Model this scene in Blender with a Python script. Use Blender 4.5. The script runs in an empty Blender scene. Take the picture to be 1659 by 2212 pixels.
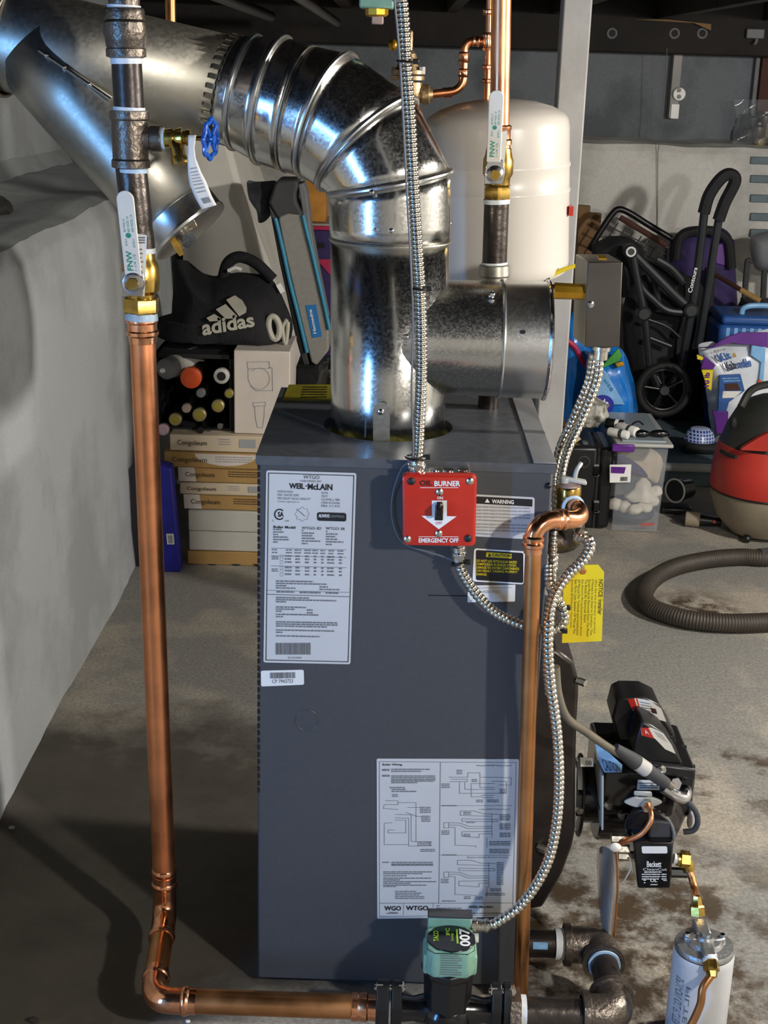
import bpy, math, random
from mathutils import Vector, Matrix

# ---------------------------------------------------------------- camera
V = Vector
C = bpy.context.scene.collection
CAM = V((.1895, -1.9212, 1.4362)); PITCH, YAW, ROLL, FPX = .31167, -.00322, .02967, 3000.0
_cp, _sp, _cy, _sy = math.cos(PITCH), math.sin(PITCH), math.cos(YAW), math.sin(YAW)
FW = V((_sy*_cp, _cy*_cp, -_sp)); _r = V((_cy, -_sy, 0)); _u = _r.cross(FW)
RT = math.cos(ROLL)*_r + math.sin(ROLL)*_u
UP = -math.sin(ROLL)*_r + math.cos(ROLL)*_u
cd = bpy.data.cameras.new('camera'); cam = bpy.data.objects.new('camera', cd); C.objects.link(cam)
cd.sensor_fit = 'HORIZONTAL'; cd.sensor_width = 36; cd.lens = FPX/1659*36; cd.clip_start = .05
mw = Matrix((RT, UP, -FW)).transposed().to_4x4(); mw.translation = CAM
cam.matrix_world = mw
bpy.context.scene.camera = cam

# ---------------------------------------------------------------- world, lights, exposure
w = bpy.data.worlds.new('world'); bpy.context.scene.world = w; w.use_nodes = True
w.node_tree.nodes['Background'].inputs[0].default_value = (.55, .62, .75, 1)
w.node_tree.nodes['Background'].inputs[1].default_value = .03
def lamp(name, kind, loc, energy, col, size=.1, target=None, sy=None):
    d = bpy.data.lights.new(name, kind); d.energy = energy; d.color = col
    o = bpy.data.objects.new(name, d); C.objects.link(o); o.location = loc
    if kind == 'AREA':
        d.shape = 'RECTANGLE'; d.size = size; d.size_y = sy or size
    else:
        d.shadow_soft_size = size
    if target is not None:
        o.rotation_euler = (V(target)-V(loc)).to_track_quat('-Z', 'Y').to_euler()
    return o
lamp('ceiling_bulb', 'POINT', (1.55, -1.7, 1.60), 48, (1, .955, .89), .05)
lamp('ceiling_bulb_back', 'POINT', (2.2, .3, 1.62), 76, (1, .95, .88), .06)
lamp('doorway_daylight', 'AREA', (-1.9, -2.33, 1.0), 23, (.16, .44, 1), .10, (.18, .2, 1.0), 1.7)
vs = bpy.context.scene.view_settings
vs.view_transform = 'Standard'; vs.look = 'None'; vs.gamma = 1; vs.exposure = 1.38; vs.use_curve_mapping = False

# ---------------------------------------------------------------- helpers
random.seed(7)
def at(px, py, Y):                     # point of the plane y = Y seen at that photo position
    d = FW + RT*((px-829.5)/FPX) - UP*((py-1106)/FPX)
    return CAM + d*((Y-CAM.y)/d.y)
def atz(px, py, Z):
    d = FW + RT*((px-829.5)/FPX) - UP*((py-1106)/FPX)
    return CAM + d*((Z-CAM.z)/d.z)
def mpp(Y, py=1000): return (at(830, py, Y)-at(829, py, Y)).length
def lerp(a, b, t): return a+(b-a)*t
def perp(ax):
    ax = ax.normalized(); h = V((0, 0, 1)) if abs(ax.z) < .9 else V((1, 0, 0))
    a = ax.cross(h).normalized(); return a, ax.cross(a).normalized()
def crv(pts, n=10):                    # Catmull-Rom through the points
    P = [V(p) for p in pts]; P = [2*P[0]-P[1]]+P+[2*P[-1]-P[-2]]; out = []
    for i in range(1, len(P)-2):
        for k in range(n):
            t = k/n; a, b, c, d = P[i-1], P[i], P[i+1], P[i+2]
            out.append(.5*((2*b)+(c-a)*t+(2*a-5*b+4*c-d)*t*t+(3*b-a-3*c+d)*t**3))
    out.append(P[-2]); return out
def resample(pts, step):
    out = [pts[0].copy()]; acc = 0
    for a, b in zip(pts, pts[1:]):
        L = (b-a).length
        if L < 1e-9: continue
        d = step-acc
        while d <= L:
            out.append(a.lerp(b, d/L)); d += step
        acc = L-(d-step)
    return out
def fillet(pts, R, n=8):               # rounded corners
    P = [V(p) for p in pts]; out = [P[0]]
    for a, b, c in zip(P, P[1:], P[2:]):
        d1, d2 = (a-b), (c-b); r = min(R, d1.length*.49, d2.length*.49)
        s, e = b+d1.normalized()*r, b+d2.normalized()*r
        for k in range(n+1):
            t = k/n; out.append(s*(1-t)**2+b*2*t*(1-t)+e*t*t)
    out.append(P[-1]); return out
class MB:
    def __init__(s): s.v = []; s.f = []
    def loft(s, rings, cap=True, closed=False):
        n = len(rings[0]); b = len(s.v)
        for r in rings: s.v += [V(p) for p in r]
        m = len(rings)
        for i in range(m if closed else m-1):
            j = (i+1) % m
            for k in range(n):
                l = (k+1) % n
                s.f.append((b+i*n+k, b+i*n+l, b+j*n+l, b+j*n+k))
        if cap and not closed:
            s.f.append(tuple(b+k for k in reversed(range(n)))); s.f.append(tuple(b+(m-1)*n+k for k in range(n)))
        return s
    def box(s, x0, x1, y0, y1, z0, z1):
        return s.loft([[V((x0, y0, z)), V((x1, y0, z)), V((x1, y1, z)), V((x0, y1, z))] for z in (z0, z1)])
    def obox(s, c, a, b, d):           # centre and three half-vectors
        c, a, b, d = V(c), V(a), V(b), V(d)
        return s.loft([[c-a-b+e, c+a-b+e, c+a+b+e, c-a+b+e] for e in (-d, d)])
    def lathe(s, p0, ax, prof, n=28, cap=True):
        p0, ax = V(p0), V(ax).normalized(); a, b = perp(ax)
        return s.loft([[p0+ax*t+(a*math.cos(2*math.pi*k/n)+b*math.sin(2*math.pi*k/n))*max(r, 1e-5) for k in range(n)] for t, r in prof], cap)
    def cyl(s, p0, p1, r0, r1=None, n=28, cap=True):
        p0, p1 = V(p0), V(p1); return s.lathe(p0, p1-p0, [(0, r0), ((p1-p0).length, r0 if r1 is None else r1)], n, cap)
    def tube(s, pts, r, n=14, cap=True, closed=False):
        P = [V(p) for p in pts]; rings = []; m = len(P); prev = None
        for i in range(m):
            if closed: t = P[(i+1) % m]-P[i-1]
            else: t = P[min(i+1, m-1)]-P[max(i-1, 0)]
            t.normalize()
            if prev is None: a, b = perp(t)
            else:
                a = (prev-t*prev.dot(t)).normalized(); b = t.cross(a)
            prev = a; rr = r(i) if callable(r) else r
            rings.append([P[i]+(a*math.cos(2*math.pi*k/n)+b*math.sin(2*math.pi*k/n))*rr for k in range(n)])
        return s.loft(rings, cap, closed)
    def ribbed(s, pts, r, pitch, amp=.13, n=14):
        P = resample(pts, pitch/6); tb = (-1.3, .2, .8, 1, .8, .2)
        return s.tube(P, lambda i: r*(1+amp*tb[i % 6]*.75), n)
    def prism(s, outline, vec):
        vec = V(vec); o = [V(p) for p in outline]
        return s.loft([o, [p+vec for p in o]])
    def sph(s, c, r, nu=20, nv=12):
        c = V(c); r = V(r) if not isinstance(r, (int, float)) else V((r, r, r)); b = len(s.v)
        rings = []
        for j in range(nv+1):
            th = math.pi*j/nv; q = max(math.sin(th), 1e-3)
            rings.append([c+V((r.x*q*math.cos(2*math.pi*k/nu), r.y*q*math.sin(2*math.pi*k/nu), -r.z*math.cos(th))) for k in range(nu)])
        return s.loft(rings)
    def torus(s, c, ax, R, r, n=32, m=10):
        a, b = perp(V(ax)); c = V(c)
        return s.tube([c+(a*math.cos(2*math.pi*k/n)+b*math.sin(2*math.pi*k/n))*R for k in range(n)], r, m, closed=True)
    def hexnut(s, p0, p1, r): return s.cyl(p0, p1, r, n=6)
    def quad(s, a, b, c, d):
        i = len(s.v); s.v += [V(a), V(b), V(c), V(d)]; s.f.append((i, i+1, i+2, i+3)); return s
    def poly(s, pts):
        i = len(s.v); s.v += [V(p) for p in pts]; s.f.append(tuple(range(i, i+len(pts)))); return s
    def grid(s, fn, nu, nv, cu=False):
        b = len(s.v)
        for j in range(nv+1):
            for i in range(nu+1): s.v.append(V(fn(i/nu, j/nv)))
        for j in range(nv):
            for i in range(nu):
                q = b+j*(nu+1)+i; s.f.append((q, q+1, q+nu+2, q+nu+1))
        return s
    def jitter(s, amp, sc=4, seed=0):
        from mathutils import noise
        for p in s.v:
            q = p*sc+V((seed, seed*2, 0)); p += noise.noise_vector(q)*amp
        return s
    def build(s, name, mat, parent=None, bevel=0, angle=35, flat=False, solid=0, sub=0):
        me = bpy.data.meshes.new(name)
        if parent is None:
            lo = V([min(p[i] for p in s.v) for i in range(3)]); hi = V([max(p[i] for p in s.v) for i in range(3)])
            org = V(((lo.x+hi.x)/2, (lo.y+hi.y)/2, lo.z))
        else:
            org = V((0, 0, 0)); q = parent
            while q: org += q.location; q = q.parent
        me.from_pydata([p-org for p in s.v], [], s.f); me.update()
        import bmesh
        bm = bmesh.new(); bm.from_mesh(me); bmesh.ops.recalc_face_normals(bm, faces=bm.faces); bm.to_mesh(me); bm.free()
        if not flat:
            me.shade_smooth(); me.set_sharp_from_angle(angle=math.radians(angle))
        me.materials.append(MAT[mat] if isinstance(mat, str) else mat)
        o = bpy.data.objects.new(name, me); C.objects.link(o)
        if parent is None: o.location = org
        else: o.parent = parent
        if solid:
            m = o.modifiers.new('solid', 'SOLIDIFY'); m.thickness = solid; m.offset = 0
        if bevel:
            m = o.modifiers.new('bevel', 'BEVEL'); m.width = bevel; m.segments = 2; m.limit_method = 'ANGLE'; m.angle_limit = math.radians(40)
        if sub:
            m = o.modifiers.new('sub', 'SUBSURF'); m.levels = sub; m.render_levels = sub
        return o
def tag(o, label, cat, group=None, kind=None):
    if label: o['label'] = label
    if cat: o['category'] = cat
    if group: o['group'] = group
    if kind: o['kind'] = kind
    return o
def thing(name, label, cat, loc, group=None):
    o = bpy.data.objects.new(name, None); C.objects.link(o); o.location = loc; o.empty_display_size = .05
    return tag(o, label, cat, group)
def struct(name, mb, mat, parent=None, **k):
    o = mb.build(name, mat, parent, **k)
    if parent is None: o['kind'] = 'structure'
    return o
def bil(a, b, c, d):                   # TL TR BR BL -> f(u, v), v down
    a, b, c, d = V(a), V(b), V(c), V(d)
    return lambda u, v: (a*(1-u)+b*u)*(1-v)+(d*(1-u)+c*u)*v
def pxf(x0, y0, x1, y1, Y, dx=0, dy=0):   # photo rectangle on plane Y; dx: bottom shift, dy: right-side drop
    return bil(at(x0, y0, Y), at(x1, y0+dy, Y), at(x1+dx, y1+dy, Y), at(x0+dx, y1, Y))
def text(s, f, mat, parent, name='lettering', bold=0.0, mono=False):
    cu = bpy.data.curves.new('t', 'FONT'); cu.body = s; cu.offset = bold; cu.resolution_u = 3
    o = bpy.data.objects.new('t', cu); C.objects.link(o)
    me = bpy.data.meshes.new_from_object(o.evaluated_get(bpy.context.evaluated_depsgraph_get()))
    vs_ = [v.co.copy() for v in me.vertices]; fs = [tuple(p.vertices) for p in me.polygons]
    bpy.data.objects.remove(o); bpy.data.curves.remove(cu); bpy.data.meshes.remove(me)
    if not vs_: return None
    x0, x1 = min(v.x for v in vs_), max(v.x for v in vs_); y0, y1 = min(v.y for v in vs_), max(v.y for v in vs_)
    m = MB(); m.v = [f((v.x-x0)/max(x1-x0, 1e-6), 1-(v.y-y0)/max(y1-y0, 1e-6)) for v in vs_]; m.f = fs
    return m.build(name, mat, parent, flat=True)
def fine(f, rows, h, m=None, fill=.8):  # small print: rows (v, u0, u1) as broken dark strokes
    m = m or MB(); R = random.Random(len(rows)*31+int(h*1e4))
    for v, u0, u1 in rows:
        u = u0
        while u < u1:
            wl = R.uniform(.025, .075); e = min(u+wl, u1)
            m.quad(f(u, v), f(e, v), f(e, v+h*R.uniform(.75, 1)), f(u, v+h*R.uniform(.75, 1))); u = e+R.uniform(.008, .016)
    return m
def line2(m, f, pts, wd, asp=1.0):     # stroke along uv polyline; asp = height/width of the sheet
    for (a, b), (c, d) in zip(pts, pts[1:]):
        dx, dy = c-a, (d-b)*asp; L = math.hypot(dx, dy) or 1; nx, ny = -dy/L*wd/2, dx/L*wd/2/asp
        ex, ey = dx/L*wd/2, dy/L*wd/2/asp
        m.quad(f(a+nx-ex, b+ny-ey), f(c+nx+ex, d+ny+ey), f(c-nx+ex, d-ny+ey), f(a-nx-ex, b-ny-ey))
    return m
def plate(f, nrm, th, u0=0, v0=0, u1=1, v1=1, m=None):
    m = m or MB(); n = V(nrm).normalized()*th
    return m.prism([f(u0, v0), f(u1, v0), f(u1, v1), f(u0, v1)], n)
def rrect(f, ru, rv, n=5):             # rounded rectangle outline in uv
    o = []
    for cu, cv, a0 in ((1-ru, rv, -90), (1-ru, 1-rv, 0), (ru, 1-rv, 90), (ru, rv, 180)):
        for k in range(n+1):
            a = math.radians(a0+90*k/n); o.append(f(cu+ru*math.cos(a), cv+rv*math.sin(a)))
    return o
def barcode(f, u0, v0, u1, v1, m=None, seed=1):
    m = m or MB(); R = random.Random(seed); u = u0
    while u < u1:
        e = min(u+R.uniform(.006, .02), u1); m.quad(f(u, v0), f(e, v0), f(e, v1), f(u, v1)); u = e+R.uniform(.006, .016)
    return m
NY = V((0, -1, 0))

# ---------------------------------------------------------------- materials
MAT = {}
def srgb(h):
    h = h.lstrip('#'); c = [int(h[i:i+2], 16)/255 for i in (0, 2, 4)]
    return [x/12.92 if x <= .04045 else ((x+.055)/1.055)**2.4 for x in c]
def mk(name, hexc, rough=.5, metal=0, var=.12, scale=18, bump=0, bscale=60, rvar=0, coat=0, alpha=1, hex2=None, detail=4, spec=.5):
    m = bpy.data.materials.new(name); m.use_nodes = True; nt = m.node_tree; N = nt.nodes; L = nt.links
    b = N['Principled BSDF']; c = srgb(hexc)
    tc = N.new('ShaderNodeTexCoord'); no = N.new('ShaderNodeTexNoise'); no.inputs['Scale'].default_value = scale; no.inputs['Detail'].default_value = detail
    L.new(tc.outputs['Object'], no.inputs['Vector'])
    mx = N.new('ShaderNodeMix'); mx.data_type = 'RGBA'
    c2 = srgb(hex2) if hex2 else [min(1, x*(1+var)) for x in c]; c1 = c if hex2 else [x*(1-var) for x in c]
    mx.inputs['A'].default_value = (*c1, 1); mx.inputs['B'].default_value = (*c2, 1)
    rp = N.new('ShaderNodeMapRange'); rp.inputs['From Min'].default_value = .35; rp.inputs['From Max'].default_value = .65
    L.new(no.outputs['Fac'], rp.inputs['Value']); L.new(rp.outputs['Result'], mx.inputs['Factor']); L.new(mx.outputs['Result'], b.inputs['Base Color'])
    b.inputs['Roughness'].default_value = rough; b.inputs['Metallic'].default_value = metal
    b.inputs['Coat Weight'].default_value = coat; b.inputs['Alpha'].default_value = alpha; b.inputs['Specular IOR Level'].default_value = spec
    if rvar:
        r2 = N.new('ShaderNodeMapRange'); r2.inputs['To Min'].default_value = max(0, rough-rvar); r2.inputs['To Max'].default_value = rough+rvar
        L.new(rp.outputs['Result'], r2.inputs['Value']); L.new(r2.outputs['Result'], b.inputs['Roughness'])
    if bump:
        n2 = N.new('ShaderNodeTexNoise'); n2.inputs['Scale'].default_value = bscale; n2.inputs['Detail'].default_value = 5
        L.new(tc.outputs['Object'], n2.inputs['Vector'])
        bp = N.new('ShaderNodeBump'); bp.inputs['Strength'].default_value = bump; bp.inputs['Distance'].default_value = .01
        L.new(n2.outputs['Fac'], bp.inputs['Height']); L.new(bp.outputs['Normal'], b.inputs['Normal'])
    MAT[name] = m; return m
def galv(name, hexc, rough, spangle=70, amt=.12, cvar=.12):
    m = bpy.data.materials.new(name); m.use_nodes = True; nt = m.node_tree; N = nt.nodes; L = nt.links
    b = N['Principled BSDF']; b.inputs['Metallic'].default_value = 1; c = srgb(hexc)
    tc = N.new('ShaderNodeTexCoord'); vo = N.new('ShaderNodeTexVoronoi'); vo.inputs['Scale'].default_value = spangle
    no = N.new('ShaderNodeTexNoise'); no.inputs['Scale'].default_value = 9; no.inputs['Detail'].default_value = 5
    L.new(tc.outputs['Object'], vo.inputs['Vector']); L.new(tc.outputs['Object'], no.inputs['Vector'])
    sx = N.new('ShaderNodeSeparateColor'); L.new(vo.outputs['Color'], sx.inputs['Color'])
    ad = N.new('ShaderNodeMath'); ad.operation = 'MULTIPLY_ADD'; ad.inputs[1].default_value = .6
    L.new(sx.outputs['Red'], ad.inputs[0])
    nm = N.new('ShaderNodeMath'); nm.operation = 'MULTIPLY'; nm.inputs[1].default_value = .5; L.new(no.outputs['Fac'], nm.inputs[0]); L.new(nm.outputs[0], ad.inputs[2])
    mr = N.new('ShaderNodeMapRange'); mr.inputs['To Min'].default_value = max(.03, rough-amt); mr.inputs['To Max'].default_value = rough+amt
    L.new(ad.outputs[0], mr.inputs['Value']); L.new(mr.outputs['Result'], b.inputs['Roughness'])
    mx = N.new('ShaderNodeMix'); mx.data_type = 'RGBA'; mx.inputs['A'].default_value = (*[x*(1-cvar) for x in c], 1); mx.inputs['B'].default_value = (*[min(1, x*(1+cvar)) for x in c], 1)
    L.new(ad.outputs[0], mx.inputs['Factor']); L.new(mx.outputs['Result'], b.inputs['Base Color'])
    bp = N.new('ShaderNodeBump'); bp.inputs['Strength'].default_value = .06; bp.inputs['Distance'].default_value = .004
    L.new(no.outputs['Fac'], bp.inputs['Height']); L.new(bp.outputs['Normal'], b.inputs['Normal'])
    MAT[name] = m
galv('galvanized', '#d0cfca', .21, 330, .08, .06); galv('galvanized_dull', '#b0aca0', .42, 200, .05, .04); galv('galvanized_smooth', '#d6d6d4', .30, 300, .04, .03)
galv('zinc', '#cdc8bd', .27, 300, .06); galv('galvanized_spangle', '#cbcac4', .25, 420, .09, .05); galv('chrome', '#d4d4d6', .14, 200, .05, .05)
mk('copper', '#e89c6e', .36, 1, .16, 14, rvar=.07, bump=.03, bscale=30)
mk('copper_aged', '#c48a58', .38, 1, .22, 10, rvar=.08, bump=.03)
mk('copper_bright', '#f0ab80', .22, 1, .12, 40, rvar=.07, bump=.06, bscale=50)
mk('brass', '#c2a052', .28, 1, .12, 40, rvar=.08, bump=.04); mk('bronze', '#b39a74', .42, .85, .12, 60, bump=.15, bscale=120)
mk('iron', '#544d48', .34, .85, .2, 30, bump=.12, bscale=90); mk('iron_cast', '#736a61', .36, .9, .16, 30, bump=.22, bscale=140)
mk('iron_dark', '#3a3431', .36, .6, .2, 25, bump=.08, bscale=90)
mk('jacket', '#45474b', .42, .0, .04, 120, bump=.05, bscale=900, spec=.6); mk('jacket_lid', '#5e6166', .34, .3, .05, 60, rvar=.06, bump=.02, bscale=200)
mk('strip_grey', '#8f9092', .45, .3, .06); mk('insulation', '#9a9445', .9, 0, .3, 60, bump=.5)
mk('label_white', '#cfd0d0', .38, .08, .02, 20); mk('paper', '#e6e4de', .6, 0, .03); mk('white', '#e9e9e6', .4, 0, .03)
mk('ink', '#1a1a1c', .5, 0, .05); mk('ink_grey', '#6f7175', .55, 0, .05); mk('ink_faint', '#9a9b9e', .55, 0, .05)
mk('black', '#131314', .38, 0, .2); mk('black_gloss', '#0d0d0e', .2, 0, .2, coat=.3); mk('black_matte', '#17171a', .75, 0, .25, 30, bump=.2)
mk('red', '#c22a1c', .26, 0, .06, 30, coat=.4); mk('yellow', '#e8cf1c', .5, 0, .05); mk('yellow_label', '#8d8218', .5, 0, .2)
mk('green_pump', '#7ea791', .42, 0, .08, 40, bump=.08, bscale=250); mk('blue', '#1554b4', .35, 0, .1, coat=.3)
mk('tape_white', '#dfe6ea', .4, 0, .06, 80, bump=.2); mk('tape_blue', '#b4cde0', .4, 0, .12, 60, bump=.2)
mk('tank_white', '#cfc9c0', .32, 0, .03, 6, coat=.25); mk('post_paint', '#9c9a97', .6, 0, .10, 9, bump=.1, bscale=40)
mk('handle_white', '#dcdad2', .5, 0, .04, 30); mk('ink_green', '#1d8f74', .5, 0, .05); mk('ink_white', '#eeeeee', .5, 0, .02)
mk('wood_dark', '#2b2119', .8, 0, .35, 6, bump=.4, bscale=25); mk('wood_black', '#17120f', .8, 0, .4, 6, bump=.4, bscale=25)
mk('wood_tan', '#7a5a35', .7, 0, .2, 8); mk('cardboard', '#a7844f', .8, 0, .07, 12); mk('cardboard_pale', '#c9b9a0', .7, 0, .05, 12)
mk('carton_white', '#cfc5bb', .6, 0, .04); mk('carton_grey', '#b9b7ae', .65, 0, .04); mk('ink_brown', '#4a3a22', .6, 0, .1)
mk('fabric_black', '#141418', .85, 0, .3, 40, bump=.35, bscale=160); mk('fabric_grey', '#5d5f66', .85, 0, .2, 30, bump=.25, bscale=80)
mk('board_grey', '#8e8b84', .8, 0, .06, 60); mk('edge_blue', '#2d86a8', .5, 0, .1); mk('label_blue', '#2274b8', .5, 0, .05)
mk('deep_blue', '#20249a', .5, 0, .15); mk('orange', '#d8511c', .4, 0, .08); mk('gold', '#9a8d62', .45, .5, .2); mk('bottle', '#14160f', .12, 0, .2, coat=.4)
mk('pinkish', '#c9a8b4', .4, 0, .1); mk('magenta', '#b71f52', .5, 0, .1); mk('cap_grey', '#b3b0ac', .4, 0, .1); mk('amber', '#c98a35', .6, 0, .15)
mk('purple', '#5c1f86', .35, 0, .15, coat=.2); mk('purple_dark', '#372a5c', .8, 0, .2); mk('bag_blue', '#1a78cf', .22, 0, .12, 14, coat=.4, bump=.2, bscale=25)
mk('bag_lightblue', '#7fb6e6', .25, 0, .15, 14, coat=.3); mk('bag_green', '#3f9a3c', .3, 0, .2); mk('bag_white', '#dde3ea', .28, 0, .06, coat=.3)
mk('stroller', '#2c2f31', .4, .3, .12); mk('tyre', '#1b1b1c', .7, 0, .2); mk('vac_red', '#b5342a', .42, 0, .10, 8); mk('vac_beige', '#8a7f6c', .6, 0, .15, 10); mk('vac_black', '#2a2b28', .5, 0, .2, 10)
mk('hose', '#3a342d', .55, 0, .12, 20); mk('lid_grey', '#8d98a0', .35, 0, .05); mk('shell', '#e4dccb', .55, 0, .12, 30); mk('navy', '#2a3148', .6, 0, .2)
mk('cooler_blue', '#2d5a9e', .4, 0, .08); mk('check_blue', '#213a8e', .35, 0, .1); mk('grey_dark', '#3b3c3e', .7, 0, .15); mk('grey_mid', '#6e7072', .6, 0, .1)
mk('canister', '#cfd1d3', .35, .1, .05, 20); mk('cast_alu', '#a8a9a8', .38, .85, .1, 60, bump=.15, bscale=150); mk('zinc_yellow', '#c0922a', .3, .7, .2)
mk('steel_brown', '#565049', .38, .7, .15, 12); mk('mc_grey', '#8d8678', .35, .7, .1); mk('plastic_grey', '#aeb0ac', .4, 0, .06); mk('glare_and_mark_blue', '#7fb0dc', .2, 0, .25, 40)
mk('wall_brown', '#4a2a20', .8, 0, .1); mk('plaster', '#dad6cc', .85, 0, .07, 7, bump=.15, bscale=20); mk('fiber_tan', '#b08a4e', .9, 0, .1); mk('slate', '#54676e', .7, 0, .1)
mk('copper_tag', '#b06a35', .5, .3, .1); mk('grey_blue', '#68767c', .7, 0, .1); mk('stone_dark', '#35322e', .9, 0, .3, 20, bump=.5)
mk('knot', '#a48f86', .5, 0, .1)
def clear(name, hexc, a, rough=.08):
    m = bpy.data.materials.new(name); m.use_nodes = True; nt = m.node_tree; N = nt.nodes; L = nt.links
    b = N['Principled BSDF']; b.inputs['Base Color'].default_value = (*srgb(hexc), 1); b.inputs['Roughness'].default_value = rough
    no = N.new('ShaderNodeTexNoise'); no.inputs['Scale'].default_value = 12; tc = N.new('ShaderNodeTexCoord'); L.new(tc.outputs['Object'], no.inputs['Vector'])
    mr = N.new('ShaderNodeMapRange'); mr.inputs['To Min'].default_value = a*.8; mr.inputs['To Max'].default_value = a*1.2
    L.new(no.outputs['Fac'], mr.inputs['Value']); L.new(mr.outputs['Result'], b.inputs['Alpha']); MAT[name] = m
clear('clear_plastic', '#b9bfc6', .17); clear('clear_bag', '#9a948c', .55, .15)
def checks(name, ca, cb, sc):
    m = bpy.data.materials.new(name); m.use_nodes = True; N = m.node_tree.nodes; L = m.node_tree.links
    b = N['Principled BSDF']; tc = N.new('ShaderNodeTexCoord'); ck = N.new('ShaderNodeTexBrick')
    ck.offset = 0; ck.inputs['Scale'].default_value = sc; ck.inputs['Color1'].default_value = (*srgb(ca), 1); ck.inputs['Color2'].default_value = (*srgb(ca), 1); ck.inputs['Mortar'].default_value = (*srgb(cb), 1)
    ck.inputs['Mortar Size'].default_value = .06; ck.inputs['Brick Width'].default_value = .3; ck.inputs['Row Height'].default_value = .3
    mp = N.new('ShaderNodeMapping'); mp.inputs['Rotation'].default_value = (math.pi/2, 0, 0)
    L.new(tc.outputs['Object'], mp.inputs['Vector']); L.new(mp.outputs['Vector'], ck.inputs['Vector']); L.new(ck.outputs['Color'], b.inputs['Base Color']); b.inputs['Roughness'].default_value = .3; MAT[name] = m
checks('check_pattern', '#1d3690', '#b9c8e8', 26)
def concrete(name, ca, cb, cs, stain_c=None, stain_r=.6, rough=.75, sc=3, patch=(.48, .6), bstr=.35, speck=.12, slab_shade=None):
    m = bpy.data.materials.new(name); m.use_nodes = True; nt = m.node_tree; N = nt.nodes; L = nt.links
    b = N['Principled BSDF']; b.inputs['Roughness'].default_value = rough
    ge = N.new('ShaderNodeNewGeometry'); P = ge.outputs['Position']
    def noise(s, det=6, ro=.6):
        n = N.new('ShaderNodeTexNoise'); n.inputs['Scale'].default_value = s; n.inputs['Detail'].default_value = det; n.inputs['Roughness'].default_value = ro; L.new(P, n.inputs['Vector']); return n.outputs['Fac']
    def mr(src, a, b_, lo=0, hi=1):
        r = N.new('ShaderNodeMapRange'); r.inputs['From Min'].default_value = a; r.inputs['From Max'].default_value = b_; r.inputs['To Min'].default_value = lo; r.inputs['To Max'].default_value = hi; L.new(src, r.inputs['Value']); return r.outputs['Result']
    def mix(fac, a, b_, mode='MIX'):
        x = N.new('ShaderNodeMix'); x.data_type = 'RGBA'; x.blend_type = mode
        if hasattr(fac, 'is_linked'): L.new(fac, x.inputs['Factor'])
        else: x.inputs['Factor'].default_value = fac
        for k, q in (('A', a), ('B', b_)):
            if hasattr(q, 'is_linked'): L.new(q, x.inputs[k])
            else: x.inputs[k].default_value = (*q, 1)
        return x.outputs['Result']
    col = mix(mr(noise(sc), *patch), srgb(ca), srgb(cb))
    sp = mix(mr(noise(130, 4, .7), .4, .62), [1-speck]*3, [1+speck]*3)
    col = mix(1.0, col, sp, 'MULTIPLY')
    if slab_shade:                           # dirty old slab tone with the boiler's floor shadow painted in, ragged edge
        (sx, sy), sr, hx = slab_shade
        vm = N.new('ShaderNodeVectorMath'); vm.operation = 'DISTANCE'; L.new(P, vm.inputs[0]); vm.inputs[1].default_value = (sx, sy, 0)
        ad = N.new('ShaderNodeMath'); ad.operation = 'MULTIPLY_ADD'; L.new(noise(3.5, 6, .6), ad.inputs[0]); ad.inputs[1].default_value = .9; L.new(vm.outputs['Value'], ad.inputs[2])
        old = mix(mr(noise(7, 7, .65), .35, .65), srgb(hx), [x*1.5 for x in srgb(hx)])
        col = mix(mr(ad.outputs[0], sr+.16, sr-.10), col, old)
    if stain_c:
        for (sx, sy), sr, thr in stain_c:
            vm = N.new('ShaderNodeVectorMath'); vm.operation = 'DISTANCE'; L.new(P, vm.inputs[0]); vm.inputs[1].default_value = (sx, sy, 0)
            fall = mr(vm.outputs['Value'], sr, sr*.35)
            mu = N.new('ShaderNodeMath'); mu.operation = 'MULTIPLY'; L.new(fall, mu.inputs[0]); L.new(mr(noise(9, 8, .7), thr, thr+.12), mu.inputs[1])
            col = mix(mu.outputs[0], col, srgb(cs))
    L.new(col, b.inputs['Base Color'])
    bp = N.new('ShaderNodeBump'); bp.inputs['Strength'].default_value = bstr; bp.inputs['Distance'].default_value = .01
    L.new(noise(28, 8, .65), bp.inputs['Height']); L.new(bp.outputs['Normal'], b.inputs['Normal']); MAT[name] = m
concrete('floor_concrete', '#8b8983', '#a9a193', '#43331f', [((.62, .12), .48, .44), ((.95, .75), .24, .50), ((1.06, 1.72), .20, .45), ((.5, .3), .5, .48)], sc=2.6, slab_shade=((-.42, .35), 1.05, '#4b463e'), speck=.2)
concrete('wall_left_paint', '#b2b6b8', '#9da0a0', '#6b6459', [((-.6, 1.9), .01, .5)], sc=2.0, bstr=.25, speck=.04)
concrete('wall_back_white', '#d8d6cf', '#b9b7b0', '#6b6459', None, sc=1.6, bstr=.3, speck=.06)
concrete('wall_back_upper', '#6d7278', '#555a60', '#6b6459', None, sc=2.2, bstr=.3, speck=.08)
concrete('room_wall', '#cfcac0', '#bab6ac', '#6b6459', None, sc=1.5)
# ---------------------------------------------------------------- the room
W, D, H = .425, .4358, .8977
struct('floor', MB().grid(lambda u, v: (-2.9+6.5*u, -4.0+8.7*v, 0), 2, 2), 'floor_concrete')
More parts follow.
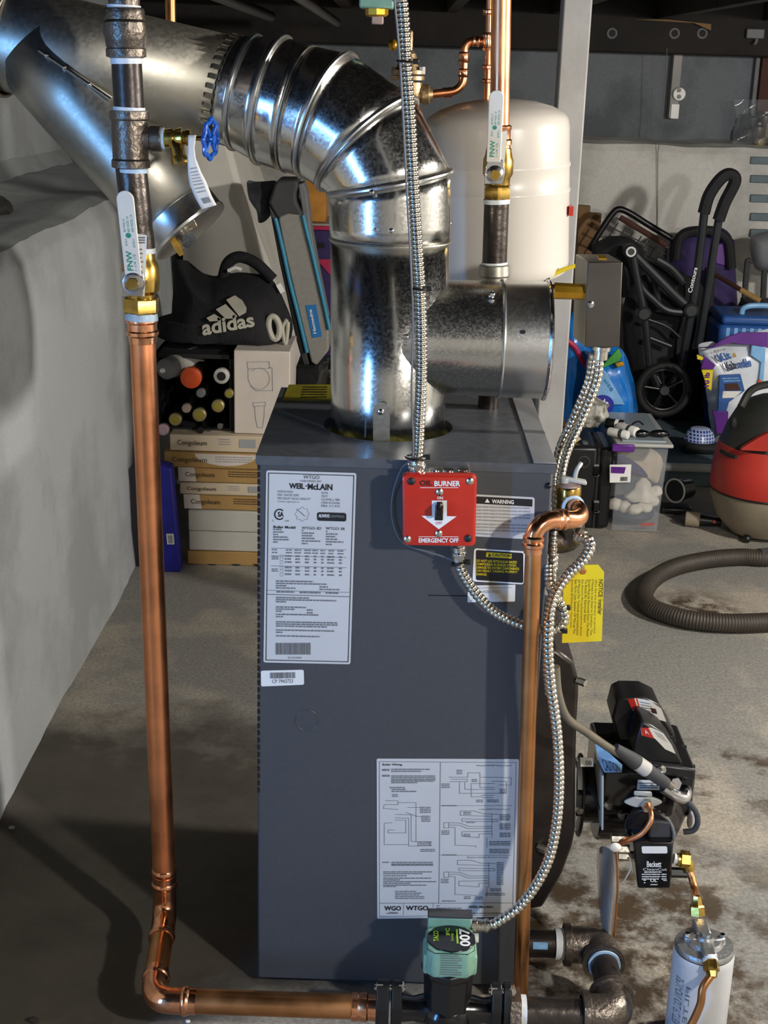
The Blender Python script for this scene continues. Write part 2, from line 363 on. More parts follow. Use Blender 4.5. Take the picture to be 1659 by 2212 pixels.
# left foundation wall with a ledge
prof = [(-.555, -.03), (-.562, .12), (-.57, .45), (-.575, .8), (-.578, .95), (-.588, 1.02), (-.61, 1.055), (-.66, 1.065), (-.80, 1.06), (-.98, 1.075), (-1.02, 1.12), (-1.03, 1.4), (-1.03, 1.9)]
def wl(u, v):
    k = u*(len(prof)-1); i = min(int(k), len(prof)-2); t = k-i
    return V((lerp(prof[i][0], prof[i+1][0], t), -.55+5.15*v, lerp(prof[i][1], prof[i+1][1], t)))
m = MB().grid(wl, 60, 90).jitter(.012, 3.1, 2).jitter(.004, 14, 5)
wall_l = struct('wall_left', m, 'wall_left_paint')
struct('wall_left_return', MB().box(-2.9, -.572, -.63, -.55, 0, 1.03), 'room_wall')
struct('wall_left_return_upper', MB().box(-2.9, -1.0, -.63, -.55, 1.03, 1.9), 'room_wall')
struct('wall_side', MB().box(-2.98, -2.9, -4.0, -.55, 0, 1.9), 'room_wall')
struct('wall_front', MB().box(-2.9, 3.6, -4.08, -4.0, 0, 1.9), 'room_wall')
struct('wall_right', MB().box(3.6, 3.68, -4.0, 4.65, 0, 1.9), 'room_wall')
# far wall: lower thick part with a worn ledge, upper part set back
zt = at(1400, 313, 4.30).z
def wb(u, v):
    pr = [(4.31, -.02), (4.30, .6), (4.30, zt-.03), (4.315, zt), (4.37, zt+.012), (4.51, zt+.02)]
    k = v*(len(pr)-1); i = min(int(k), len(pr)-2); t = k-i
    return V((-1.05+4.7*u, lerp(pr[i][0], pr[i+1][0], t), lerp(pr[i][1], pr[i+1][1], t)))
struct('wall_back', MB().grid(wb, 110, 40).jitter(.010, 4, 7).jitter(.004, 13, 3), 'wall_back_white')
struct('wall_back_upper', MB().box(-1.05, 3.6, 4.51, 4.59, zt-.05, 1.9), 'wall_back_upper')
# boxed pier and recess panels on the upper far wall
zb = at(1400, 116, 4.45).z
p0, p1 = at(1447, 200, 4.47), at(1466, 200, 4.47)
struct('trim_1', MB().box(p0.x, p1.x, 4.45, 4.515, at(1456, 255, 4.47).z, zb+.02), 'post_paint', bevel=.003)
p0, p1 = at(1626, 200, 4.47), at(1636, 200, 4.47)
struct('trim_2', MB().box(p0.x, p1.x, 4.47, 4.515, zt+.01, zb+.02), 'grey_mid', bevel=.003)
struct('trim_3', MB().box(p1.x, p1.x+.25, 4.44, 4.515, zt+.01, zb+.02), 'wall_brown', bevel=.003)
# ceiling boards, joists and the sill beam over the far wall
ceil = struct('ceiling', MB().box(-2.9, 3.6, -4.0, 4.59, 1.86, 1.9), 'wood_black')
for i in range(13):
    x = -2.25+i*.44
    MB().box(x-.022, x+.022, -3.99, 4.25, 1.655 if i % 2 else 1.65, 1.86).build('joist', 'wood_dark', ceil, bevel=.002)
beam = tag(MB().box(-1.05, 3.6, 4.25, 4.45, zb, 1.86).build('sill_beam', 'wood_black', bevel=.006), None, None, kind='structure')
beam.name = 'trim_4'
for px in (1322, 1457, 1517):     # pipe holes through the sill beam
    c = at(px, 72, 4.25)
    MB().torus(c, (0, 1, 0), .018, .005, 20, 8).build('hole_rim', 'grey_mid', beam)
    MB().cyl(c+V((0, -.001, 0)), c+V((0, -.004, 0)), .014, n=20).build('hole', 'black_matte', beam)
a, b = at(1370, 42, 4.21), at(1536, 66, 4.21)
tag(MB().prism([a, at(1500, 50, 4.21), b, at(1536, 52, 4.21), at(1440, 42, 4.21)], (0, .03, 0)).build('wood_offcut', 'wood_tan'), 'thin tan board fixed along the dark sill beam', 'board')
a, b = at(1612, 62, 4.24), at(1648, 84, 4.24)
t = thing('beam_bracket', 'small white bracket with a hook on the dark sill beam', 'bracket', at(1630, 95, 4.22))
MB().box(a.x, b.x, 4.22, 4.25, b.z, a.z).build('plate', 'grey_mid', t, bevel=.004)
MB().tube([at(1635, 84, 4.21), at(1633, 92, 4.21), at(1630, 95, 4.205)], .006).build('hook', 'grey_mid', t)
# joist runs and pipes near the ceiling on the left
for k, (x, z) in enumerate(((-.30, 1.60), (-.06, 1.585), (.10, 1.60))):
    tag(MB().tube([(x, .9, z), (x+.01, 3.4, z-.01)], .014+.004*(k == 0)).build('ceiling_pipe', 'iron_dark'), ['fat dark iron pipe running under the joists above the vent', 'slim dark iron pipe in the middle below the joists', 'slim dark iron pipe under the joists beside the green zone valve'][k], 'pipe', 'pipes under the joists')
# small pipe stub behind the vent, top left
tag(MB().cyl(at(369, 50, .75), V((at(369, 0, .75).x, .75, 1.855)), .0095).build('copper_pipe', 'copper_aged'), 'thin copper pipe dropping from the ceiling behind the vent pipe', 'pipe')
# outlet on the far wall
t = thing('wall_outlet', 'round white outlet with two black holes on the far wall', 'outlet', at(1466, 222, 4.45))
c = at(1466, 203, 4.45)
MB().cyl(c+V((0, .0, 0)), c+V((0, -.02, 0)), .030, .027, 24).build('cover', 'white', t, bevel=.002)
for py in (195, 209):
    q = at(1467, py, 4.428); MB().cyl(q, q+V((0, -.003, 0)), .009, n=16).build('socket_hole', 'black', t)
a = at(1452, 232, 4.45); MB().box(a.x-.004, a.x+.03, 4.445, 4.46, at(1455, 256, 4.45).z, at(1455, 225, 4.45).z).build('plaster_patch', 'white', t)
tag(MB().tube([at(1441, 104, 4.249), at(1432, 250, 4.27), at(1421, 330, 4.285), at(1420, 490, 4.285)], .0016, 6).build('hanging_string', 'grey_mid'), 'thin string hanging down the far wall from the beam', 'string')
# faint louvred block wall patch at the right: five pale slat courses
for k, py in enumerate((348, 388, 430, 470, 505)):
    a, b = at(1622, py-10, 4.285), at(1700, py+9, 4.285)
    MB().box(a.x, b.x, 4.283, 4.31, b.z, a.z).build('block', 'grey_blue', bpy.data.objects['wall_back'], bevel=.004)
# bag of jars on the far ledge
t = thing('jar_bag', 'clear bag of brown glass jars on the far wall ledge', 'bag', at(1630, 310, 4.37))
for k, (px, py, r) in enumerate(((1612, 288, .03), (1636, 282, .035), (1660, 280, .035), (1622, 262, .028), (1650, 258, .03), (1640, 300, .026))):
    MB().lathe(at(px, py+18, 4.39), (0, 0, 1), [(0, r*.8), (.01, r), (.05, r), (.06, r*.7), (.07, r*.7)], 14).build('jar', ('bottle', 'steel_brown', 'gold')[k % 3], t)
MB().grid(lambda u, v: at(1585+90*u, 215+95*v, 4.34)+V((.01*math.sin(9*u+4*v), .012*math.sin(11*v+6*u), 0)), 14, 12).build('film', 'clear_plastic', t)
# grey wooden post behind the boiler
a0, b0, a1, b1 = at(1209, 0, 1.3), at(1273, 0, 1.3), at(1152, 1300, 1.3), at(1206, 1300, 1.3)
xw = (b0.x-a0.x)*.98; cx = (at(1241, 0, 1.3).x+at(1195, 920, 1.3).x)/2
t = tag(MB().box(cx-xw/2, cx+xw/2, 1.3, 1.3+xw, 0, 1.86).build('support_post', 'post_paint', bevel=.004), 'grey painted square wooden post standing behind the white tank', 'post')
# plastered chimney base
yc = 2.78
o = [at(x, y, yc) for x, y in ((380, 240), (478, 240), (520, 400), (557, 505), (585, 580), (628, 700), (690, 900), (700, 1010))]
o += [V((o[-1].x, yc, 0)), V((o[0].x-.05, yc, 0))]
for p in o: p.x = max(p.x, -.53)
m = MB().prism(o, (0, .7, 0)); tag(m.build('chimney_base', 'plaster', bevel=.02), 'white plastered chimney base widening downward behind the black bag', 'chimney')
# dark stone on the left ledge
m = MB().sph(V((-.83, 1.55, 1.075)), V((.07, .09, .028)), 16, 10).jitter(.02, 14)
tag(m.build('loose_stone', 'stone_dark'), 'flat dark stone lying on the plastered wall ledge', 'stone')

for k, (px, py, r, lb_) in enumerate(((72, 2202, .008, 'small dark pebble near the left foundation wall'), (405, 2206, .004, 'tiny white chip beside the copper elbow'), (25, 1788, .006, 'pale plaster crumb at the foot of the left wall'))):
    c = atz(px, py, r*.6); tag(MB().sph(c, (r, r*.8, r*.6), 10, 7).jitter(r*.25, 90).build('floor_debris', ('stone_dark', 'white', 'cap_grey')[k]), lb_, 'debris', 'crumbs on the floor')
# ---------------------------------------------------------------- boiler
boiler = thing('boiler', 'tall dark grey boiler cabinet covered with printed labels', 'boiler', (W/2, D/2, 0))
MB().box(0, W, 0, D, .012, H-.012).build('jacket', 'jacket', boiler, bevel=.003)
MB().box(.02, W-.02, .03, D-.03, 0, .013).build('plinth', 'black_matte', boiler)
SC = atz(838, 918, H); SC = V((SC.x, SC.y, H)); SR = .0895
def sq(x0, x1, y0, y1, z, n=14):
    c = [(x0, y0), (x1, y0), (x1, y1), (x0, y1)]; o = []
    for i in range(4):
        a, b = c[i], c[(i+1) % 4]
        o += [V((lerp(a[0], b[0], k/n), lerp(a[1], b[1], k/n), z)) for k in range(n)]
    return o
o1 = sq(-.003, W+.003, -.004, D+.003, H-.0135); o2 = sq(-.003, W+.003, -.004, D+.003, H)
def circ(r, z, ref):
    out = []
    for p in ref:
        d = V((p.x-SC.x, p.y-SC.y, 0)).normalized(); out.append(V((SC.x, SC.y, z))+d*r)
    return out
m = MB().loft([o1, o2, circ(SR+.012, H, o2), circ(SR+.012, H-.02, o2)], cap=False)
m.build('top_panel', 'jacket_lid', boiler, angle=30)
MB().lathe(V((SC.x, SC.y, H-.02)), (0, 0, 1), [(0, .02), (.0, SR+.012), (.006, SR+.011), (.01, SR+.002), (.012, SR-.01)], 40).jitter(.003, 60).build('insulation_ring', 'insulation', boiler)
MB().box(W-.030, W+.0035, -.004, D+.002, H+.0005, H+.003).build('edge_strip', 'strip_grey', boiler, bevel=.001)
lf = bil(atz(624, 832, H), atz(716, 832, H), atz(716, 866, H), atz(610, 866, H))
MB().prism([lf(0, 0)+V((0, 0, .0004)), lf(1, 0)+V((0, 0, .0004)), lf(1, 1)+V((0, 0, .0004)), lf(0, 1)+V((0, 0, .0004))], (0, 0, .0008)).build('lid_label', 'yellow_label', boiler)
lg = lambda u, v: lf(u, v)+V((0, 0, .0018))
fine(lg, [(.15+.16*k, .35, .9) for k in range(5)], .07).build('lid_label_print', 'ink', boiler, flat=True)
for a, b in ((820, 940), (820, 880)): pass
# clamp tab screwed to the stack
# edge notches, knock-out, creases
m = MB()
for k in range(46):
    p = at(557.5, 1010+k*15.5, -.0005); m.box(p.x-.001, p.x+.0026, -.0012, .002, p.z-.0035, p.z+.0035)
o = m.build('edge_notches', 'black', boiler); o['kind'] = 'stuff'
MB().torus(at(663, 1556, -.0003), (0, 1, 0), 26*mpp(0), .0009, 40, 6).build('knockout', 'jacket', boiler)
for x0, x1, y in ((925, 1062, 1285), (1025, 1128, 1014)):
    MB().prism([at(x0, y, -.0002), at(x1, y+2, -.0002), at(x1, y+4, -.0002), at(x0, y+2, -.0002)], (0, -.0006, 0)).build('crease', 'black_matte', boiler)
c = at(1185, 1049, -.002); MB().sph(c, .0045, 12, 8).build('edge_screw', 'black', boiler)
def lab(name, TL, TR, BR, BL, mat='label_white', Y=-.0012, rad=.03, edge=None):
    f = bil(at(*TL, Y), at(*TR, Y), at(*BR, Y), at(*BL, Y)); asp = (TL[1]-BL[1])/(TL[0]-TR[0])
    return MB().prism(rrect(f, rad, rad/abs(asp)), (0, .001, 0)).build(name, mat, boiler), f
def frame(f, parent, mat, ins=.02, wd=.006, asp=1.0, name='border', v0=None):
    m = MB(); i = ins; j = ins/asp
    line2(m, f, [(i, j), (1-i, j), (1-i, 1-j), (i, 1-j), (i, j)], wd, asp)
    return m.build(name, mat, parent, flat=True)
YP = -.0019
# -- rating label
L1, f1 = lab('rating_label', (575, 1016), (770, 1022), (757, 1435), (569, 1431), rad=.025)
g1 = bil(at(575, 1016, YP), at(770, 1022, YP), at(757, 1435, YP), at(569, 1431, YP))
frame(g1, L1, 'ink', .028, .008, 2.1)
def cr(x0, y0, x1, y1, dy=2): return pxf(550+x0/4.424, 1000+y0/4.424, 550+x1/4.424, 1000+y1/4.424, YP, 0, dy*(x1-x0)/860*3)
text('WTGO', cr(467, 116, 620, 152), 'ink_grey', L1, bold=.012)
text('CERTIFIED BY', cr(436, 162, 640, 182), 'ink_grey', L1)
text('WEIL', cr(330, 192, 478, 246), 'ink', L1, bold=.035); text('-', cr(486, 214, 500, 224), 'ink', L1, bold=.02)
text('McLAIN', cr(508, 196, 744, 256), 'ink', L1, bold=.03)
for k, (s, e) in enumerate((('MAXIMUM WATER', 368), ('MAX. WATER TEMP.', 425), ('MIN. RELIEF VALVE CAPACITY', 535), ('Canadian registration no.', 430))):
    text(s, cr(220, 262+k*32, e, 284+k*32), 'ink_grey', L1)
for k, s in enumerate(('50 PSI', '250 F', '110 LB/HR or MBH', 'CRN 0123456', 'MEA 111-91E')): text(s, cr(637, 275+k*31, 700 if k < 2 else 815, 297+k*31), 'ink_grey', L1)
m = MB(); cc = lambda u, v: at(550+(238+52*math.cos(u))/4.424, 1000+(492+54*math.sin(u))/4.424, YP)
ri = lambda u, v: at(550+(238+40*math.cos(u))/4.424, 1000+(492+42*math.sin(u))/4.424, YP)
for k in range(20):
    a, b = math.radians(45+k*13.5), math.radians(45+(k+1)*13.5); m.quad(cc(a, 0), cc(b, 0), ri(b, 0), ri(a, 0))
m.build('logo_ring', 'ink', L1, flat=True); text('SA', cr(222, 466, 278, 516), 'ink', L1, bold=.03)
text('C', cr(168, 542, 184, 560), 'ink_grey', L1); text('US', cr(290, 545, 328, 562), 'ink_grey', L1)
m = MB(); pts = [(455+(62+7*math.cos(8*a))*math.cos(a), 490+(62+7*math.cos(8*a))*math.sin(a)) for a in [math.radians(9*k) for k in range(41)]]
line2(m, lambda u, v: at(550+u/4.424, 1000+v/4.424, YP), pts, 2.6); line2(m, lambda u, v: at(550+u/4.424, 1000+v/4.424, YP), [(408, 445), (478, 508)], 6)
m.build('seal', 'ink_grey', L1, flat=True)
MB().poly(rrect(cr(597, 470, 876, 552), .08, .25)).build('logo_bar', 'ink', L1, flat=True)
YP -= .0004
text('ALWAYS', cr(612, 488, 715, 520), 'ink_white', L1, bold=.03); text('CONTROLS', cr(722, 498, 855, 520), 'ink_faint', L1)
YP += .0004
text('Boiler Model', cr(180, 598, 390, 624), 'ink', L1, bold=.02); text('WTGO-3D', cr(452, 608, 636, 634), 'ink', L1); text('WTGO-3R', cr(680, 612, 864, 638), 'ink', L1)
m = MB(); G = lambda u, v: at(550+u/4.424, 1000+v/4.424, YP)
def cf(rows, h, seed=0):
    R = random.Random(seed)
    for y, x0, x1 in rows:
        x = x0
        while x < x1:
            e = min(x+R.uniform(14, 40), x1); dy = (x-500)*.02
            m.quad(G(x, y+dy), G(e, y+dy), G(e, y+dy+h), G(x, y+dy+h)); x = e+R.uniform(5, 9)
cf([(636+24*k, 178, 178+w) for k, w in enumerate((78, 104, 45, 140, 155, 50))], 13, 1)
cf([(640+25*k, 452, 452+w) for k, w in enumerate((14, 116, 104, 120, 175, 55))], 13, 2)
cf([(644+25*k, 682, 682+w) for k, w in enumerate((14, 110, 92, 112, 165, 55))], 13, 3)
for y in (812, 884, 982): m.quad(G(158, y), G(876, y+18), G(876, y+22), G(158, y+4))
for y in (830, 856): cf([(y, x, x+w) for x, w in ((166, 50), (300, 55), (382, 62), (476, 60), (552, 52), (630, 44), (706, 54), (794, 54))], 12, y)
for y in (886, 914, 944, 996, 1026, 1060): cf([(y, x, x+w) for x, w in ((290, 64), (390, 44), (482, 40), (566, 24), (638, 20), (694, 66), (806, 28))], 15, y)
for y in (900, 918, 1016, 1034): cf([(y, 164, 226)], 11, y)
for y in (880, 906, 940, 990, 1022, 1056):
    line2(m, G, [(244, y), (272, y), (272, y+26), (244, y+26), (244, y)], 2)
cf([(1128, 205, 560), (1150, 205, 690), (1172, 205, 305), (1194, 205, 390), (1176, 620, 700), (1200, 620, 815)], 13, 5)
m.quad(G(110, 1215), G(905, 1236), G(905, 1240), G(110, 1219)); m.quad(G(110, 1252), G(910, 1276), G(910, 1283), G(110, 1259))
cf([(1230, 210, 380), (1232, 430, 630), (1232, 680, 800)], 15, 6)
cf([(1286, 205, 520), (1306, 205, 780), (1326, 205, 300), (1376, 205, 490), (1396, 205, 380), (1416, 205, 260), (1400, 500, 555), (1426, 500, 555), (1446, 205, 610), (1468, 205, 270),
    (1518, 205, 790), (1538, 205, 800), (1558, 205, 690), (1596, 205, 760), (1618, 205, 265), (1652, 205, 620)], 13, 7)
m.build('fine_print', 'ink_grey', L1, flat=True)
barcode(cr(200, 1720, 535, 1832, 0), 0, 0, 1, 1).build('barcode', 'ink_grey', L1, flat=True); text('550-110-744/0910', cr(318, 1852, 450, 1872, 0), 'ink_grey', L1)
# -- serial sticker
L2, f2 = lab('serial_sticker', (563.5, 1449), (656, 1447), (657, 1479), (564, 1483), 'white', rad=.04)
barcode(pxf(583, 1453, 638, 1466, YP, 0, -1), 0, 0, 1, 1, seed=4).build('barcode', 'ink_grey', L2, flat=True); text('CP 7943723', pxf(588, 1468, 633, 1476, YP, 0, -1), 'ink_grey', L2)
# -- warning label
c2 = lambda x, y: (820+x/3.318, 960+y/3.318)
L3, f3 = lab('warning_label', c2(560, 352), c2(1112, 380), c2(1105, 682), c2(560, 652), 'label_white', rad=.03)
G2 = lambda x, y, Y=YP: at(*c2(x, y), Y)
MB().quad(G2(580, 366), G2(1096, 394), G2(1094, 446), G2(580, 418)).build('header_bar', 'ink', L3, flat=True)
def c2f(x0, y0, x1, y1, Y, dy=0): return bil(G2(x0, y0, Y), G2(x1, y0+dy, Y), G2(x1, y1+dy, Y), G2(x0, y1, Y))
text('WARNING', c2f(805, 393, 962, 422, YP-.0004, 7), 'ink_white', L3, bold=.03)
MB().poly([G2(772, 388, YP-.0004), G2(790, 418, YP-.0004), G2(754, 416, YP-.0004)]).build('warning_sign', 'ink_white', L3, flat=True)
m = MB()
for k, (y, e) in enumerate(((438, 1075), (462, 1080), (486, 1075), (510, 1078), (532, 945), (562, 1060), (584, 1065), (606, 1060), (626, 815))):
    fine(lambda u, v, y=y, e=e: G2(600+u*(e-600), y+u*16+v*14), [(0, 0, 1)], .8, m)
m.build('fine_print', 'ink_faint', L3, flat=True)
# -- caution label
L4, f4 = lab('caution_label', c2(678, 745), c2(1043, 768), c2(1032, 1004), c2(665, 982), 'ink_white', rad=.05)
MB().poly(rrect(c2f(690, 756, 1030, 972, YP+.0003, 22), .04, .06)).build('black_field', 'ink', L4, flat=True)
MB().quad(G2(765, 772, YP-.0002), G2(946, 784, YP-.0002), G2(945, 818, YP-.0002), G2(764, 806, YP-.0002)).build('yellow_field', 'yellow', L4, flat=True)
text('CAUTION', c2f(806, 780, 940, 802, YP-.0006, 8), 'ink', L4, bold=.02)
MB().poly([G2(788, 780, YP-.0006), G2(800, 804, YP-.0006), G2(776, 803, YP-.0006)]).build('warning_sign', 'ink', L4, flat=True)
for k, (s, e) in enumerate((('DO NOT USE PETROLEUM BASED', 985), ('COMPOUNDS IN BOILER SYSTEM.', 982), ('DAMAGE TO SYSTEM COMPONENTS', 1000), ('CAN RESULT, CAUSING PROPERTY', 990), ('DAMAGE.', 770))):
    text(s, c2f(690, 824+k*24, e, 842+k*24, YP-.0002, 12 if k < 4 else 3), 'yellow', L4, bold=.015)
# -- small white sticker and wiring sheet
L5, f5 = lab('handwritten_sticker', c2(634, 1012), c2(974, 1006), c2(970, 1126), c2(630, 1132), 'paper', rad=.01)
text('MODEL WTGO-3', c2f(740, 1046, 865, 1066, YP, 0), 'ink_faint', L5)
MB().quad(G2(650, 1030), G2(950, 1025), G2(950, 1028), G2(650, 1033)).build('rule', 'ink_faint', L5, flat=True)
L6, f6 = lab('wiring_diagram', (813.6, 1639), (1121, 1640), (1113, 1980), (815, 1985), 'label_white', rad=.01)
G3 = lambda x, y: at(790+x/4.74, 1620+y/4.74, YP)
m = MB(); ln = lambda pts, w=4: line2(m, G3, pts, w)
ln([(140, 120), (1540, 130), (1505, 1690), (140, 1705), (140, 120)], 4); ln([(765, 130), (748, 1565)], 5); ln([(140, 1570), (1510, 1568)], 5)
ln([(760, 572), (1495, 572)], 3); ln([(755, 1080), (1490, 1080)], 3); ln([(388, 1572), (386, 1690)], 3); ln([(692, 1572), (690, 1690)], 3)
for px_ in ([(200, 520), (330, 520), (330, 560), (190, 560), (180, 600), (330, 610)], [(330, 540), (515, 540), (515, 940), (660, 940), (660, 980), (440, 985), (440, 700), (300, 695)], [(270, 745), (190, 750), (190, 970), (440, 970)],
            [(300, 720), (410, 720), (410, 850), (230, 850), (230, 820), (300, 820)], [(300, 660), (465, 665), (465, 935), (520, 940)], [(415, 640), (520, 680), (570, 685)], [(430, 590), (560, 590)],
            [(850, 280), (1045, 280), (1045, 235), (1170, 235), (1170, 280), (1490, 285), (1490, 360), (1360, 360)], [(860, 325), (960, 325), (960, 445), (1440, 445), (1440, 325), (1290, 322)], [(1015, 330), (1015, 405), (1320, 405)],
            [(1170, 290), (1170, 385), (1320, 385)], [(1320, 345), (1080, 345), (1080, 480), (1200, 480)], [(870, 300), (1040, 300), (1040, 325), (870, 325)], [(1180, 465), (1310, 470)], [(1200, 490), (1310, 492)]): ln(px_, 4)
for y0 in (0, 505):
    dx = -30 if y0 else 0
    for px_ in ([(970+dx, 625), (970+dx, 670), (1280, 680)], [(970+dx, 625), (1110+dx, 625), (1210+dx, 655), (1360+dx, 660)], [(985+dx, 705), (1350+dx, 712), (1350+dx, 735), (985+dx, 730), (985+dx, 705)],
                [(860, 745), (970, 750), (1060, 785), (1290+dx, 785)], [(860, 770), (960, 770), (1040, 805), (1290+dx, 805)], [(860, 790), (915, 795), (915, 975), (1130, 985), (1130, 1000)], [(1290+dx, 835), (985+dx, 838), (985+dx, 885), (1160, 898), (1160, 860), (1290+dx, 858)],
                [(1240, 900), (1240, 1000)], [(1290+dx, 650), (1290+dx, 900)], [(800, 745), (850, 745), (850, 800), (800, 800), (800, 745)]): ln([(x, y+y0) for x, y in px_], 4)
m.build('diagram_lines', 'ink_grey', L6, flat=True)
m = MB()
def cf3(rows, h, seed):
    R = random.Random(seed)
    for y, x0, x1 in rows:
        x = x0
        while x < x1:
            e = min(x+R.uniform(16, 50), x1); m.quad(G3(x, y), G3(e, y), G3(e, y+h), G3(x, y+h)); x = e+R.uniform(4, 8)
cf3([(y, 262, x) for y, x in ((194, 655), (214, 570), (262, 710), (280, 715), (298, 720), (314, 700), (330, 530))], 11, 1)
cf3([(196, 168, 244), (256, 168, 244)], 18, 2); cf3([(380, 244, 400), (400, 264, 410), (420, 264, 520)], 11, 3)
cf3([(1146, 168, 240), (1164, 264, 690), (1146, 264, 685), (1176, 264, 690), (1244, 180, 680), (1262, 180, 580), (1284, 180, 420), (1308, 180, 670), (1326, 180, 350), (1344, 180, 720), (1362, 180, 460), (1380, 180, 620), (1394, 180, 310)], 10, 4)
cf3([(1444+18*k, 300, x) for k, x in enumerate((520, 570, 550, 600, 600))], 9, 5)
for x, y, w, n in ((775, 345, 85, 3), (930, 205, 60, 3), (1085, 300, 55, 2), (1130, 510, 70, 2), (1240, 510, 120, 2), (775, 825, 80, 3), (1370, 660, 110, 4), (1370, 755, 110, 4), (1370, 850, 110, 3), (1265, 935, 215, 3), (1265, 1015, 200, 3), (770, 1320, 80, 3), (1340, 1150, 70, 14), (1275, 1420, 110, 2), (1225, 1465, 200, 2), (1005, 1500, 70, 2), (1115, 1505, 80, 2), (555, 585, 110, 4), (570, 675, 90, 4), (530, 940, 145, 3), (560, 1015, 150, 2), (270, 455, 60, 2), (1000, 635, 80, 2), (1030, 738, 90, 1), (1000, 860, 70, 2), (1370, 400, 60, 3), (245, 1640+20, 80, 1)):
    cf3([(y+k*17, x, x+w) for k in range(n)], 9, x+y)
cf3([(566, 780, 935), (1070, 785, 935), (1542, 780, 920), (1592, 725, 755), (1615, 720, 980), (1638, 725, 785), (1668, 215, 330), (1668, 1060, 1480)], 10, 6)
m.build('fine_print', 'ink_grey', L6, flat=True)
def c3f(x0, y0, x1, y1): return bil(G3(x0, y0), G3(x1, y0), G3(x1, y1), G3(x0, y1))
text('Boiler Wiring', c3f(172, 140, 372, 166), 'ink', L6, bold=.015); text('Honeywell R8184G Primary Control', c3f(1135, 152, 1490, 172), 'ink_grey', L6, bold=.01)
text('Carlin 60200 Primary Control', c3f(1160, 600, 1475, 620), 'ink_grey', L6); text('Beckett GeniSys Primary Control', c3f(1040, 1092, 1455, 1112), 'ink_grey', L6)
text('WGO', c3f(190, 1598, 362, 1645), 'ink', L6, bold=.03); text('WTGO', c3f(412, 1596, 640, 1643), 'ink', L6, bold=.03); text('WEIL-McLAIN', c3f(1055, 1596, 1300, 1620), 'ink', L6, bold=.02)
# -- cast burner door standing out on the far side
yd = .10
o = [at(x, y, yd) for x, y in ((1150, 1404), (1203, 1404), (1240, 1432), (1250, 1470), (1250, 1500), (1246, 1560), (1244, 1640), (1244, 1790), (1236, 1830), (1214, 1890), (1172, 1962), (1140, 1966))]
MB().prism(o, (0, .26, 0)).build('burner_door', 'iron_dark', boiler, bevel=.006)
for px, py in ((1247, 1470), (1163, 1828), (1166, 1834)):
    p = at(px, py, yd-.001); MB().hexnut(p, p+V((.012, -.010, 0)), .006).build('door_bolt', 'zinc', boiler)
# ---------------------------------------------------------------- emergency switch
sw = thing('emergency_switch', 'red oil burner emergency off switch plate on the boiler side', 'switch', at(948, 1178, -.03))
YS = -.052
a, b = at(884, 1032, YS), at(1012, 1164, YS)
MB().box(a.x, b.x, YS+.004, -.0005, b.z, a.z+.006).build('back_box', 'zinc', sw, bevel=.004)
for px in (938, 968, 1000):
    p = at(px, 1016, -.03); MB().cyl(p, p+V((0, 0, .002)), .008, n=16).build('box_knockout', 'chrome', sw)
fp = bil(G2(160, 206, YS), G2(698, 214, YS), G2(688, 726, YS), G2(166, 716, YS))
o = rrect(fp, .07, .07, 6); cen = fp(.5, .5)
inner = [cen+(p-cen)*.93+V((0, -.006, 0)) for p in o]; inner2 = [cen+(p-cen)*.985+V((0, -.0045, 0)) for p in o]
pl = MB().loft([[p+V((0, .007, 0)) for p in o], [p+V((0, .0, 0)) for p in o], inner2, inner]).build('plate', 'red', sw, angle=25)
YF = YS-.0068
text('BURNER', c2f(392, 262, 578, 300, YF, 0), 'ink_white', pl, bold=.03); text('OIL', c2f(288, 258, 378, 296, YF, 0), 'ink', pl, bold=.015)
text('EMERGENCY OFF', c2f(280, 672, 566, 704, YF, 0), 'ink_white', pl, bold=.03)
for y in (310, 662): MB().quad(G2(290 if y < 400 else 280, y-2, YF), G2(565, y-2, YF), G2(565, y+2, YF), G2(290 if y < 400 else 280, y+2, YF)).build('rule', 'ink_white', pl, flat=True)
MB().poly([G2(x, y, YF) for x, y in ((374, 402), (482, 402), (482, 514), (552, 516), (424, 608), (300, 512), (376, 512))]).build('arrow', 'ink_white', pl, flat=True)
text('ON', c2f(412, 374, 454, 394, YF, 0), 'ink_white', pl, bold=.03); text('OFF', c2f(402, 554, 448, 574, YF-.0004, 0), 'red', pl)
a, b = G2(400, 432, YF), G2(453, 544, YF)
MB().box(a.x, b.x, YF-.002, YF+.002, b.z, a.z).build('toggle_slot', 'black', sw, bevel=.001)
MB().obox((a+b)/2+V((0, -.010, .008)), (.0045, 0, 0), (0, .009, .003), (0, -.002, .0065)).build('toggle', 'black_gloss', sw, bevel=.0015)
for x, y, mt in ((228, 262, 'ink'), (648, 260, 'zinc'), (200, 676, 'zinc'), (634, 672, 'ink'), (430, 338, 'zinc'), (424, 636, 'zinc')):
    p = G2(x, y, YS-.005); MB().lathe(p, NY, [(0, .0055), (.003, .0052), (.0045, .003), (.0046, .0001)], 16).build('screw', mt, sw)
for px, p0, p1, rr in ((900, 1022, 992, 17), (991, 1180, 1212, 14)):
    p, q = at(px, p0, -.028), at(px+1, p1, -.028)
    t = thing('conduit_connector', ('zinc conduit connector on top of the red switch box' if p1 < 1100 else 'zinc conduit connector under the red switch box'), 'connector', min(p, q, key=lambda k: k.z))
    MB().cyl(p, q, rr*mpp(0), n=24).build('sleeve', 'zinc', t, bevel=.001)
    MB().lathe(p.lerp(q, .35), q-p, [(0, rr*mpp(0)*1.2), (.006, rr*mpp(0)*1.2)], 20).build('lock_ring', 'chrome', t, bevel=.001)
    c = p.lerp(q, .6)+V((0, -rr*mpp(0), 0)); MB().cyl(c, c+V((0, -.006, 0)), .005, n=12).build('clamp_screw', 'chrome', t)
